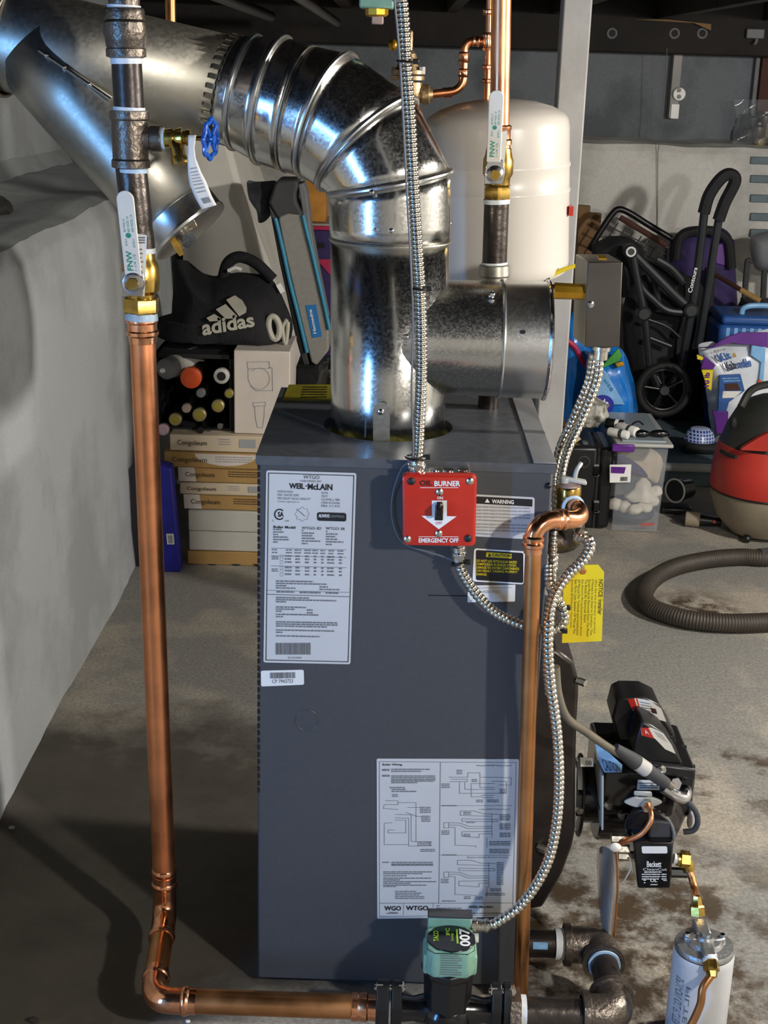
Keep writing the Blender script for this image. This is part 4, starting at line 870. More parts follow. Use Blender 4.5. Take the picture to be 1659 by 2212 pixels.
# terminal box behind the motor
yb = YF_+.034; zb2 = at(960, 1979, yb-.006).z
MB().box(X(966)-.0335, X(966)+.0335, yb-.004, yb+.013, zt1, zb2-.004).build('terminal_box', 'green_pump', pm, bevel=.003)
MB().box(X(966)-.034, X(966)+.034, yb-.006, yb+.014, zb2-.004, zb2).build('terminal_lid', 'grey_dark', pm, bevel=.001)
a = at(1022, 2026, yb-.01); MB().cyl(a+V((-.01, 0, 0)), a+V((.008, 0, 0)), .007, n=14).build('plug', 'white', pm)
a = V((X(966)+.033, yb+.005, at(1025, 2003, yb).z)); MB().lathe(a, XA, [(0, .011), (.008, .011), (.009, .0095), (.02, .0095), (.021, .011), (.026, .011)], 20).build('cable_connector', 'zinc', pm)
PUMP_IN = a+V((.024, 0, 0))
# black iron return loop
il = thing('iron_pipe', 'black iron return pipe looping from the pump into the boiler', 'pipe', (X(1340), YF_, 0))
xc_, yr = X(1332), .035
MB().hexnut((X(1100), YF_, z0), (X(1124), YF_, z0), .036).build('hex_bushing', 'iron_cast', il)
MB().cyl((X(1120), YF_, z0), (X(1137), YF_, z0), .0255, n=28).build('thread_tape', 'tape_white', il)
MB().cyl((X(1128), YF_, z0), (X(1300), YF_, z0), .0225, n=28).build('nipple', 'iron', il)
MB().cyl((X(1277), YF_, z0), (X(1290), YF_, z0), .026, n=28).build('thread_tape', 'tape_blue', il)
def castelbow(a, c, b, r, nm='elbow'):
    a, c, b = V(a), V(c), V(b)
    m = MB().tube(fillet([a, c, b], .042, 14), r, 26)
    for e in (a, b):
        d = (c-e).normalized(); m.lathe(e, d, [(0, r*.92), (.001, r*1.15), (.011, r*1.17), (.013, r)], 28)
    m.build(nm, 'iron_cast', il)
castelbow((xc_-.052, YF_, z0), (xc_, YF_, z0), (xc_, YF_+.052, z0), .0300)
MB().cyl((xc_, YF_+.04, z0), (xc_, yr-.04, z0), .0225, n=28).build('nipple', 'iron_dark', il)
castelbow((xc_, yr-.05, z0), (xc_, yr, z0), (xc_-.06, yr, z0), .0300)
MB().cyl((xc_, yr-.054, z0), (xc_, yr-.049, z0), .0262, n=28).build('thread_tape', 'tape_blue', il)
MB().cyl((xc_-.074, yr, z0), (xc_-.059, yr, z0), .0255, n=28).build('thread_tape', 'tape_white', il)
MB().cyl((xc_-.05, yr, z0), (W+.001, yr, z0), .0225, n=28).build('nipple', 'iron_dark', il)
a = V((xc_-.10, yr-.0225, z0+.006)); MB().grid(lambda uu, v: V((a.x-.012+.024*uu, yr, z0))+V((0, -.0229*math.cos(.2+.5*v), .0229*math.sin(.2+.5*v))), 4, 4).build('blue_mark', 'glare_and_mark_blue', il)
# ---------------------------------------------------------------- relief valve and its copper drain
YR = .03; ur = mpp(YR, 1100)
rv = thing('relief_valve', 'brass pressure relief valve with a flat test lever', 'valve', at(1228, 1100, YR))
lp(MB(), (1229, 1040), (1227, 1105), YR, [(1046, 18), (1049, 25), (1052, 27), (1068, 27), (1070, 25), (1074, 27), (1084, 25), (1092, 27), (1100, 26), (1105, 20)]).build('body', 'brass', rv)
lp(MB(), (1229, 1036), (1229, 1054), YR, [(1036, 8), (1042, 14), (1047, 24), (1054, 26)]).build('cap', 'knot', rv)
MB().obox(at(1239, 1037, YR-.004), V((.019, 0, -.003)), V((0, .007, 0)), V((0, 0, .003))).build('lever', 'plastic_grey', rv, bevel=.002)
MB().cyl(at(1219, 1031, YR-.006), at(1219, 1042, YR-.006), .007, n=14).build('lever_pivot', 'plastic_grey', rv)
MB().tube(crv([at(1241, 1034, YR), at(1246, 1015, YR), at(1255, 1001, YR+.01)]), .0035, 8).build('tag_wire', 'plastic_grey', rv)
a = at(1190, 1160, .06)
m = MB().tube(fillet([(W, .05, at(1200, 1170, .05).z), at(1238, 1168, .05), at(1232, 1096, YR)], .03, 10), .019, 22)
m.build('iron_elbow', 'iron_cast', rv)
cdn = thing('copper_pipe', 'slim copper drain pipe running down the boiler side to the floor', 'pipe', (at(1125, 2110, -.06).x, -.06, 0))
YD = -.062; rD = 17*mpp(YD, 1500)
b_ = at(1126, 2100, YD); t_ = at(1152, 1180, YD)
foot = t_+(b_-t_)*((t_.z-0)/(t_.z-b_.z))
MB().cyl(t_+V((0, 0, .005)), foot, rD, n=24).build('tube', 'copper_aged', cdn)
pth = crv([t_+V((0, 0, -.01)), at(1153, 1158, YD), at(1164, 1137, YD+.004), at(1186, 1124, YD+.012), at(1212, 1122, YD+.02), at(1240, 1122, YD+.034), at(1252, 1114, YD+.05), at(1248, 1100, YD+.064), at(1236, 1094, YR-.008)], 8)
MB().tube(pth, rD*1.13, 20).build('bend', 'copper_bright', cdn)
for (p, d) in ((at(1152, 1176, YD), V((0, 0, 1))), (at(1153, 1162, YD), V((0, 0, 1))), (at(1208, 1122, YD+.02), V((1, .2, 0))), (at(1218, 1122, YD+.024), V((1, .3, 0)))):
    MB().lathe(V(p)-d.normalized()*.005, d, [(0, rD*1.1), (.003, rD*1.34), (.007, rD*1.34), (.010, rD*1.1)], 22).build('press_ring', 'copper_bright', cdn)
MB().torus(at(1238, 1095, YR-.018), V((.1, -1, .1)), rD*1.25, .003, 20, 8).build('thread_tape', 'tape_blue', cdn)
# ---------------------------------------------------------------- spill switch box
YB_ = .17
sb = thing('spill_switch', 'dark metal switch box on a yellow stud beside the vent tee', 'switch box', at(1300, 750, YB_))
A, B = at(1268, 566, YB_), at(1342, 750, YB_)
o = [at(1270, 566, YB_), at(1345, 566, YB_), at(1338, 750, YB_), at(1263, 750, YB_)]
off = V((-.010, .075, .002))
MB().prism(o, (0, .003, 0)).build('cover', 'steel_brown', sb, bevel=.002)
MB().loft([[p+V((0, .0031, 0)) for p in o], [p+off for p in o]]).build('case', 'galvanized_dull', sb, bevel=.002)
MB().obox(at(1300, 556, YB_+.02), (.006, 0, 0), (0, .012, .001), (0, 0, .001)).build('yellow_mark', 'zinc_yellow', sb)
c = at(1276, 657, YB_); MB().lathe(c, NY, [(0, .0055), (.003, .005), (.004, .002)], 12).build('cover_screw', 'chrome', sb)
lph(MB(), (1184, 628), (1262, 630), YB_+.02, [(1184, 15), (1196, 15), (1197, 12), (1202, 12)]).build('stud_nut', 'zinc', sb)
lph(MB(), (1196, 628), (1266, 631), YB_+.02, [(1196, 17), (1198, 18), (1264, 17), (1266, 12)], 8).build('stud', 'zinc_yellow', sb)
p, r = at(1300, 748, YB_+.02), at(1297, 776, YB_+.02)
MB().lathe(p, r-p, [(0, .014), (.006, .014), (.007, .011), (.02, .011)], 20).build('conduit_connector', 'zinc', sb)
# ---------------------------------------------------------------- flexible conduits
def conduit(label, pts, rpx, mat='zinc', pitch=.0072, smooth=False, nm='flexible_conduit', Y=None):
    P = crv([at(*p) if len(p) == 3 and not isinstance(p, Vector) else p for p in pts], 12)
    r = rpx*mpp(pts[0][2] if not isinstance(pts[0], Vector) else 0, 1000)
    m = MB().tube(P, r, 12) if smooth else MB().ribbed(P, r, pitch, .14, 14)
    return tag(m.build(nm, mat, angle=70), label, 'conduit')
cA = conduit('long flexible metal conduit hanging from the joists to the red switch', [V((at(864, -60, -.03).x, -.03, 1.855)), (864, -60, -.03), (868, 0, -.03), (872, 50, -.03), (876, 132, -.03), (885, 250, -.03), (893, 400, -.03), (902, 550, -.03), (908, 650, -.03), (910, 800, -.03), (905, 930, -.029), (901, 1000, -.028)], 11.5, pitch=.006)
conduit('curved flexible conduit from under the red switch past the copper pipe', [(991, 1204, -.028), (998, 1235, -.03), (1030, 1284, -.032), (1072, 1325, -.033), (1128, 1350, -.034), (1170, 1361, -.034), (1204, 1357, -.034), (1219, 1338, -.034), (1214, 1312, -.03), (1200, 1287, -.025), (1188, 1262, -.02), (1186, 1225, .0)], 11, smooth=False, pitch=.0068)
conduit('flexible conduit from the dark switch box down beside the boiler corner', [(1297, 770, .19), (1289, 828, .185), (1258, 905, .17), (1226, 975, .13), (1212, 1030, .09), (1205, 1090, .06), (1197, 1150, .03), (1193, 1230, .012), (1192, 1290, -.015), (1185, 1370, -.02), (1180, 1430, -.02), (1186, 1500, -.015)], 8.5, pitch=.0082)
conduit('second flexible conduit paired beside the one from the dark switch box', [(1283, 764, .195), (1271, 825, .19), (1241, 898, .178), (1210, 966, .15), (1198, 1030, .125), (1200, 1090, .115), (1200, 1160, .105), (1196, 1230, .09)], 8.5, pitch=.0082)
conduit('short flexible conduit from the relief fitting to the cable bundle', [(1252, 1158, .02), (1270, 1166, .01), (1274, 1184, .0), (1258, 1212, -.01), (1226, 1243, -.02), (1200, 1280, -.03), (1186, 1330, -.045), (1182, 1400, -.045)], 12, pitch=.0068)
conduit('long flexible conduit sweeping down the boiler corner into the green pump', [(1186, 1340, -.065), (1184, 1400, -.07), (1190, 1480, -.075), (1203, 1580, -.08), (1208, 1680, -.085), (1202, 1780, -.09), (1180, 1870, -.095), (1130, 1950, -.10), (1075, 1992, -.105), PUMP_IN], 11.5, pitch=.0080)
cg = conduit('smooth grey cable running from the bundle to the burner', [(1200, 1440, -.05), (1206, 1500, -.045), (1225, 1550, -.03), (1265, 1580, .0), (1320, 1618, .03), (1385, 1655, .05), (1430, 1684, .06), (1452, 1700, .065)], 10, 'mc_grey', smooth=True)
conduit('thin white wire strapped along the long conduit and around the switch', [V((at(848, -60, -.04).x, -.04, 1.855)), (848, -60, -.04), (852, 0, -.04), (858, 60, -.04), (865, 150, -.04), (873, 300, -.04), (879, 420, -.04), (889, 600, -.04), (892, 700, -.038), (889, 850, -.038), (893, 950, -.036), (890, 990, -.036), (868, 1012, -.02), (850, 1060, -.006), (846, 1110, -.006), (858, 1155, -.006), (880, 1178, -.008), (925, 1192, -.012), (968, 1206, -.02), (985, 1215, -.03)], 2.1, 'grey_mid', smooth=True, nm='thin_wire')
conduit('twisted copper thermostat wire under the zip tied bundle', [(1176, 1372, -.04), (1182, 1420, -.04), (1192, 1470, -.035)], 4, 'copper', pitch=.008, nm='thin_wire')
for k, (px, py, Y, R_, ax, lb) in enumerate(((876, 133, -.033, .0105, (0.05, 0, 1), 'black zip tie high on the long conduit'), (905, 623, -.033, .0105, (.05, 0, 1), 'black zip tie midway down the long conduit'), (898, 987, -.031, .014, (0, 0, 1), 'black zip tie at the connector above the red switch'),
                                           (991, 1214, -.030, .010, (.4, 0, -1), 'black zip tie below the red switch'), (1190, 1362, -.04, .017, (1, 0, .15), 'black zip tie holding the cable bundle together'), (1203, 1312, -.03, .0125, (.6, .2, 1), 'black zip tie on the hooked end of the conduit'))):
    t = thing('zip_tie', lb, 'zip tie', at(px, py, Y), 'black zip ties on the conduits')
    c = at(px, py, Y); MB().torus(c, ax, R_, .0018, 20, 6).build('strap', 'black', t)
    MB().box(c.x+R_-.001, c.x+R_+.007, c.y-.004, c.y+.003, c.z-.003, c.z+.004).build('head', 'black', t, bevel=.001)
a, b = at(1246, 1170, .02), at(1257, 1150, .02)
t = tag(MB().lathe(a, b-a, [(0, .008), (.006, .011), (.012, .011), (.013, .008), (.022, .008)], 16).build('conduit_connector', 'zinc'), 'zinc conduit connector by the iron elbow under the relief valve', 'connector')
# yellow notice tag
TY = -.015
t = thing('notice_tag', 'yellow notice tag with a punched hole beside the drain pipe', 'tag', at(1258, 1388, TY))
tgf = bil(at(1232, 1221, TY), at(1305, 1221, TY), at(1299, 1384, TY), at(1214, 1388, TY))
MB().prism([at(x, y, TY) for x, y in ((1235, 1222), (1292, 1220), (1305, 1236), (1300, 1385), (1214, 1389), (1218, 1238))], (0, .001, 0)).build('card', 'yellow', t)
c = at(1259, 1234, TY-.0006); MB().lathe(c, NY, [(0, .0048), (.0005, .005), (.0012, .003), (.0014, .0018), (.0008, .0001)], 20).build('eyelet', 'copper_tag', t)
def tv(x0, x1, y0, y1): return lambda uu, vv: at(lerp(x1, x0, vv)-(lerp(y0, y1, uu)-1250)*.03, lerp(y0, y1, uu), TY-.0008)
for s, x0, x1, y1, b in (('NOTICE: Installer', 1294, 1303, 1328, .01), ('Wire this end of damper to terminal', 1285, 1290, 1368, 0), ('If Fitness is not fitted to Condition, This', 1278, 1283, 1372, 0), ('Screw Must be Removed From The Motor', 1271, 1276, 1376, 0), ('To Avoid An Electrical Short', 1264, 1269, 1345, 0), ('See General Wiring Requirements Section', 1256, 1261, 1374, 0), ('Of Manual For Terminal and Installations', 1249, 1254, 1372, 0), ('See Parts Lists Section Of Manual For', 1242, 1247, 1370, 0), ('Assembly Of Dimension Instruments', 1234, 1239, 1356, 0)):
    text(s, tv(x0, x1, 1252, y1), 'ink_brown', t, bold=b)
MB().tube(crv([at(1258, 1232, TY-.001), at(1256, 1222, TY-.004), at(1250, 1212, TY+.003), at(1248, 1205, TY+.02)]), .0008, 6).build('tie_string', 'plastic_grey', t)
# ---------------------------------------------------------------- oil burner
B4 = lambda x, y, Y: at(1100+x/2.968, 1450+y/2.968, Y)
YO = .10
ob = thing('oil_burner', 'black oil burner with control box bolted to the boiler front', 'burner', B4(800, 1200, .16))
cz = B4(500, 780, .2)
xA, xB = B4(420, 780, .2).x, B4(600, 780, .2).x
MB().cyl((xA-.04, .2, cz.z), (xB+.03, .2, cz.z), .050, n=32).build('air_tube', 'black_gloss', ob)
for x, w_, mt, nm, s in ((xA-.002, .010, 'white', 'gasket', .066), (xA+.006, .004, 'black', 'mount_flange', .074), (xB+.002, .006, 'iron_dark', 'housing_flange', .076)):
    o = [V((x, .2+s*.72*math.cos(t)*(1.1 if nm == 'mount_flange' else 1), cz.z-.004+s*1.0*math.sin(t))) for t in [2*math.pi*k/28 for k in range(28)]]
    MB().prism(o, (w_, 0, 0)).build(nm, mt, ob, bevel=.001)
for pts in (((593, 668), (606, 668), (604, 1018), (592, 1018)), ((424, 620), (432, 620), (424, 1020), (404, 1020))): MB().prism([B4(x, y, YO+.005) for x, y in pts], (0, .09, 0)).build('flange_edge', 'plastic_grey', ob)
for x, y in ((440, 885), (625, 855), (710, 918)): 
    p = B4(x, y, YO+.01); MB().hexnut(p, p+V((.004, -.008, 0)), .006).build('bolt', 'zinc', ob)
x0b, x1b = B4(600, 700, YO+.02).x, B4(1195, 700, YO+.02).x
ztop, zbot = B4(800, 640, YO+.02).z, B4(800, 930, YO+.02).z
MB().box(x0b, x1b, YO+.02, YO+.2, zbot, ztop).build('housing', 'black_gloss', ob, bevel=.006)
# fan scroll below
MB().cyl((x0b+.004, YO+.11, zbot-.005), (x1b-.03, YO+.11, zbot-.005), .082, n=40).build('fan_scroll', 'black_gloss', ob, bevel=.004)
p = B4(1010, 1010, YO-.01); MB().cyl(p+V((.02, .10, .012)), p+V((-.03, -.01, 0)), .042, n=32).build('motor', 'iron_dark', ob, bevel=.004)
MB().torus(p+V((-.029, -.008, 0)), V((.5, 1, 0)), .040, .0025, 30, 8).build('motor_rim', 'grey_mid', ob)
a, b = B4(905, 960, YO-.035), B4(1035, 1095, YO-.035); MB().box(a.x, b.x, YO-.035, YO+.04, b.z, a.z).build('pump_bracket', 'grey_dark', ob, bevel=.004)
# base plate, primary control and igniter with sloping tops
yi0, yi1 = YO+.005, YO+.20
def cab(pts, Y0, Y1, mat, nm, bev=.004):
    return MB().prism([B4(x, y, Y0) for x, y in pts], (0, Y1-Y0, 0)).build(nm, mat, ob, bevel=bev)
cab([(860, 585), (1198, 630), (1195, 700), (850, 655)], YO-.0, YO+.16, 'black', 'base_plate')
ig = cab([(800, 470), (850, 320), (920, 352), (990, 400), (1045, 470), (1118, 602), (880, 580), (790, 520)], YO+.012, YO+.075, 'black', 'igniter')
ct_ = cab([(660, 300), (690, 190), (740, 168), (870, 170), (960, 215), (1010, 320), (1060, 400), (1075, 470), (700, 450)], YO+.08, YO+.15, 'black', 'primary_control')
def lbl(pts, Y, mat, nm, par=None): return MB().poly([B4(x, y, Y) for x, y in pts]).build(nm, mat, par, flat=True)
yq = YO+.0110
lbl([(842, 362), (915, 362), (990, 400), (1040, 470), (1068, 530), (1000, 500), (935, 432), (850, 410)], yq, 'paper', 'igniter_label', ig)
lbl([(842, 362), (892, 362), (930, 432), (855, 414)], yq-.0006, 'red', 'igniter_label_red', ig)
text('A', bil(B4(862, 375, yq-.001), B4(885, 378, yq-.001), B4(898, 405, yq-.001), B4(874, 402, yq-.001)), 'ink_white', ig)
f = bil(B4(915, 375, yq-.0006), B4(985, 405, yq-.0006), B4(1040, 480, yq-.0006), B4(950, 425, yq-.0006)); fine(f, [(.1+.2*k, .1, .9) for k in range(4)], .08).build('print', 'ink_grey', ig, flat=True)
yq = YO+.0790
lbl([(758, 180), (815, 172), (905, 190), (975, 240), (1008, 325), (860, 282), (790, 248)], yq, 'paper', 'control_label', ct_)
lbl([(758, 180), (802, 174), (830, 262), (788, 246)], yq-.0006, 'red', 'control_label_red', ct_); lbl([(812, 174), (822, 174), (852, 280), (840, 276)], yq-.0006, 'orange', 'control_label_orange', ct_)
lbl([(905, 234), (940, 242), (950, 275), (918, 268)], yq-.0008, 'wall_brown', 'reset_button', ct_)
f = bil(B4(830, 185, yq-.0008), B4(905, 200, yq-.0008), B4(960, 290, yq-.0008), B4(860, 270, yq-.0008)); fine(f, [(.1+.2*k, .05, .9) for k in range(4)], .07).build('print', 'ink_grey', ct_, flat=True)
for x, y in ((1120, 482), (1175, 608), (1050, 425)):
    a = B4(x, y, YO+.02); MB().obox(a, (.004, 0, 0), (0, .003, 0), (0, 0, .0015)).build('slot', 'black_matte', ob)
c = B4(975, 628, YO-.001); MB().lathe(c, NY, [(0, .008), (.004, .0075), (.006, .003)], 14).build('cover_screw', 'zinc', ob)
# clear sticker with blue glare painted in, on the housing shoulder, small labels
MB().prism([B4(x, y, YO+.0185) for x, y in ((550, 470), (575, 465), (725, 600), (722, 648), (610, 650), (580, 590))], (0, .001, 0)).build('shoulder_sticker', 'glare_and_mark_blue', ob)
g = bil(B4(590, 560, YO+.0175), B4(690, 590, YO+.0175), B4(715, 645, YO+.0175), B4(615, 640, YO+.0175)); text('CAUTION', g, 'ink', ob)
MB().prism([B4(x, y, YO+.0125) for x, y in ((455, 555), (535, 555), (540, 612), (458, 612))], (0, .001, 0)).build('number_label', 'white', ob); text('00', bil(B4(490, 572, YO+.0118), B4(528, 575, YO+.0118), B4(528, 602, YO+.0118), B4(490, 602, YO+.0118)), 'ink', ob)
MB().prism([B4(x, y, YO+.019) for x, y in ((825, 698), (960, 700), (965, 762), (818, 760))], (0, .001, 0)).build('housing_label', 'paper', ob)
fine(bil(B4(830, 710, YO+.0184), B4(955, 710, YO+.0184), B4(955, 755, YO+.0184), B4(828, 755, YO+.0184)), [(.1, 0, .9), (.45, .05, 1), (.75, .05, 1)], .18).build('print', 'ink_grey', ob, flat=True)
wf = lambda t, r: B4(860+125*r*math.cos(t)*(1-.25*abs(math.sin(t))), 842+38*r*math.sin(t)*(1.0 if abs(math.cos(t)) > .3 else .8), YO-.018)
MB().prism([wf(2*math.pi*k/28, 1) for k in range(28)], (0, .006, 0)).build('nozzle_bracket', 'plastic_grey', ob, bevel=.002)
MB().prism([B4(x, y, YO-.016) for x, y in ((800, 770), (915, 775), (920, 805), (800, 800))], (0, .004, 0)).build('nozzle_clip', 'plastic_grey', ob, bevel=.002)
c = B4(880, 845, YO-.016); MB().hexnut(c, c+V((0, -.014, 0)), .010).build('nozzle_nut', 'zinc', ob)
MB().tube(crv([B4(885, 860, YO-.02), B4(908, 905, YO-.045), B4(905, 965, YO-.055), B4(850, 1040, YO-.055), B4(760, 1085, YO-.05), B4(690, 1115, YO-.035)]), .0042, 12).build('nozzle_line', 'copper', ob)
# chrome elbow connector and cord
p = [B4(990, 740, YO-.02), B4(1060, 790, YO-.02), B4(1115, 810, YO-.015), B4(1130, 770, YO+.0), B4(1100, 745, YO+.02)]
MB().tube(crv(p), .0105, 16).build('elbow_connector', 'chrome', ob); c = B4(1045, 715, YO); MB().hexnut(c, c+V((.004, -.01, .003)), .011).build('connector_nut', 'chrome', ob)
MB().tube(crv([B4(1140, 830, YO), B4(1195, 900, YO-.004), B4(1208, 970, YO-.006), B4(1180, 1020, YO-.006), B4(1115, 1030, YO-.004)]), .0048, 12).build('motor_cord', 'grey_dark', ob)
c = B4(1165, 955, YO+.016); MB().sph(c, (.007, .003, .016), 14, 10).build('air_band_screw', 'cap_grey', ob)
# sleeve and white tape on the grey cable
a, b = B4(680, 490, .032), B4(1000, 715, .058)
MB().tube([a.lerp(b, t) for t in (0, .3, .42)], lambda i: (.0075, .012, .013)[i], 16).build('cable_sleeve', 'grey_dark', ob)
MB().tube([a.lerp(b, t) for t in (.38, .62)], .0125, 16).build('tape_wrap', 'cap_grey', ob)
MB().tube([a.lerp(b, t) for t in (.6, 1.02)], lambda i: (.012, .0095)[i], 16).build('cable_sleeve', 'grey_dark', ob)
# oil pump
YK = YO-.05
op = thing('oil_pump', 'black oil pump block with white lettering below the burner motor', 'pump', B4(925, 1400, YK))
pf = bil(B4(795, 1095, YK), B4(1055, 1095, YK), B4(1035, 1395, YK), B4(825, 1395, YK))
MB().prism(rrect(pf, .06, .05), (0, .06, 0)).build('block', 'black_gloss', op, bevel=.003)
lf_ = bil(B4(848, 1122, YK-.0008), B4(1012, 1122, YK-.0008), B4(1015, 1168, YK-.0008), B4(852, 1168, YK-.0008)); MB().poly(rrect(lf_, .06, .2)).build('date_label', 'white', op, flat=True)
k4 = lambda x0, y0, x1, y1: bil(B4(x0, y0, YK-.0008), B4(x1, y0, YK-.0008), B4(x1, y1, YK-.0008), B4(x0, y1, YK-.0008))
text('Beckett', k4(882, 1218, 975, 1256), 'ink_white', op, bold=.02); text('CleanCut', k4(858, 1262, 1010, 1278), 'ink_white', op)
fine(k4(850, 1284, 1008, 1350), [(.0, .1, .8), (.22, 0, .75), (.45, 0, .75), (.67, 0, .7), (.22, .8, 1), (.45, .8, 1), (.67, .8, 1)], .12).build('print', 'ink_white', op, flat=True)
text('UL', k4(905, 1334, 950, 1352), 'ink_white', op, bold=.02); fine(k4(860, 1335, 1010, 1370), [(.05, 0, .12), (.5, .02, .1), (.1, .85, 1), (.85, .3, .6)], .2).build('print', 'ink_white', op, flat=True)
for x, y, dx in ((690, 1075, -1), (700, 1140, -1), (735, 1185, -1), (1070, 1290, 1)):
    p = B4(x, y, YK+.02); MB().hexnut(p+V((-.009, 0, 0)), p+V((.018, 0, 0)), .0085).build('port_plug', 'zinc' if dx < 0 else 'black', op)
MB().tube(crv([B4(770, 1190, YK+.01), B4(778, 1260, YK+.005), B4(740, 1335, YK+.002), B4(712, 1360, YK)]), .0014, 6).build('tag_wire', 'plastic_grey', op)
p, r = B4(1052, 1200, YK+.02), B4(1095, 1210, YK+.02); MB().cyl(p, r, .0085, n=14).build('port_tape', 'tape_white', op)
# oil line with brass fittings down to the filter
ol = thing('oil_line', 'short copper oil line with brass nuts between pump and filter', 'pipe', at(1505, 1972, -.02))
YP1, YP2 = YK+.02, -.035
MB().tube(crv([B4(1075, 1205, YP1), B4(1120, 1212, YP1), B4(1142, 1235, YP1), B4(1152, 1275, YP1-.002)]), .0105, 14).build('flare_elbow', 'brass', ol)
p = B4(1120, 1205, YP1); MB().hexnut(p+V((-.006, 0, 0)), p+V((.008, 0, -.001)), .0145).build('flare_nut', 'brass', ol)
MB().tube(crv([B4(1150, 1262, YP1), B4(1172, 1330, YP1-.01), B4(1192, 1410, YP1-.03), B4(1200, 1480, YP2+.02), at(1506, 1970, YP2)]), .0062, 14).build('tube', 'copper_aged', ol)
a, b = at(1505, 1935, YP2+.01), at(1506, 1978, YP2)
MB().lathe(a, b-a, [(0, .0065), (.012, .0085), (.016, .012), (.030, .0125), (.031, .009)], 6).build('flare_nut', 'brass', ol)
# oil filter
YC = -.095; uc = mpp(YC, 2050)
fl = thing('oil_filter', 'white spin-on oil filter with cast metal head standing on the floor', 'filter', (at(1515, 2212, YC).x, YC, 0))
xc2 = at(1515, 2100, YC).x; zc = at(1515, 2040, YC).z; rc = 65*uc
MB().lathe((xc2, YC, 0), (0, 0, 1), [(0, rc*.8), (.004, rc*.92), (.012, rc), (zc-.02, rc), (zc-.012, rc*1.0), (zc-.008, rc*.97)], 48).build('canister', 'canister', fl)
MB().lathe((xc2, YC, zc-.0095), (0, 0, 1), [(0, rc*.96), (.003, rc*.965), (.0032, rc*.9)], 48).build('seal', 'black', fl)
MB().lathe((xc2, YC, zc-.006), (0, 0, 1), [(0, rc*.98), (.004, rc*.98), (.008, rc*.93), (.010, rc*.6), (.016, rc*.5), (.017, rc*.3), (.022, rc*.24), (.022, .001)], 48).build('head', 'cast_alu', fl)
hz = zc+.012
MB().box(xc2-.011, xc2+.011, YC-rc*.96, YC-.006, zc-.006, hz).build('outlet_boss', 'cast_alu', fl, bevel=.004)
MB().box(xc2-.012, xc2+.012, YC+.006, YC+rc*1.0, zc-.004, hz+.004).build('inlet_boss', 'cast_alu', fl, bevel=.004)
for s in (-1, 1):
    MB().obox((xc2+s*.020, YC+.004, zc+.006), (.012, s*.003, 0), (0, .008, 0), (0, 0, .006)).build('head_web', 'cast_alu', fl, bevel=.003)
    MB().hexnut((xc2+s*.027, YC+.004, zc+.011), (xc2+s*.027, YC+.004, zc+.017), .004).build('bleed_screw', 'chrome', fl)
MB().hexnut((xc2, YC, zc+.012), (xc2, YC, zc+.020), .007).build('center_nut', 'cast_alu', fl)
text('SPIN-ON OIL FILTER', lambda uu, v: V((xc2, YC, 0))+V((-math.sin(1.15-.35*v)*(rc+.0004), -math.cos(1.15-.35*v)*(rc+.0004), lerp(zc*.75, zc*.25, uu))), 'ink_grey', fl)
text('FILTER', lambda uu, v: V((xc2, YC, 0))+V((-math.sin(.7-.15*v)*(rc+.0004), -math.cos(.7-.15*v)*(rc+.0004), lerp(zc*.7, zc*.2, uu))), 'ink_grey', fl)
lo_ = thing('oil_line', 'brown copper oil line leaving the filter toward the floor', 'pipe', at(1500, 2212, YC-rc))
a = V((xc2, YC-rc*.9, zc+.002)); MB().lathe(a, (0, -1, -.75), [(0, .010), (.005, .0125), (.016, .0125), (.018, .009), (.026, .007)], 6).build('flare_nut', 'brass', lo_)
MB().cyl(a+V((0, .003, 0)), a+V((0, -.003, -.002)), .0115, n=16).build('thread_tape', 'tape_white', lo_)
e_ = at(1487, 2225, YC-rc-.03); e_.z = max(e_.z, .007)
MB().tube(crv([a+V((0, -.016, -.013)), at(1518, 2135, YC-rc-.022), at(1512, 2172, YC-rc-.028), e_, V((e_.x-.03, e_.y-.01, .0065)), V((e_.x-.16, e_.y-.05, .0065))]), .0060, 14).build('tube', 'copper_aged', lo_)
# hanging clear sleeve of paperwork
DY = .045
t = thing('document_sleeve', 'long clear plastic sleeve hanging below the burner', 'sleeve', at(1312, 2020, DY))
sl = [(1290, 1840, 1330), (1291, 1880, 1333), (1294, 1930, 1335), (1298, 1980, 1333), (1302, 2030, 1330)]
def slf(uu, v):
    k = v*(len(sl)-1); i = min(int(k), len(sl)-2); tt = k-i
    return at(lerp(lerp(sl[i][0], sl[i+1][0], tt), lerp(sl[i][2], sl[i+1][2], tt), uu), lerp(sl[i][1], sl[i+1][1], tt)-12*uu*(1-v), DY)+V((0, .012*math.sin(uu*5+v*3), 0))
MB().grid(slf, 10, 16).build('sleeve', 'clear_bag', t, solid=.0006)
MB().grid(lambda uu, v: slf(.1+.7*uu, .02+.96*v)+V((0, .003, 0)), 8, 12).build('folded_sheet', 'cap_grey', t, solid=.0006)
MB().tube([slf(.98, v)+V((0, -.002, 0)) for v in [k/12 for k in range(13)]], .0018, 6).build('seam', 'copper_tag', t)
MB().sph(slf(.9, .0)+V((0, 0, .006)), (.010, .006, .008), 12, 8).build('knot', 'white', t)
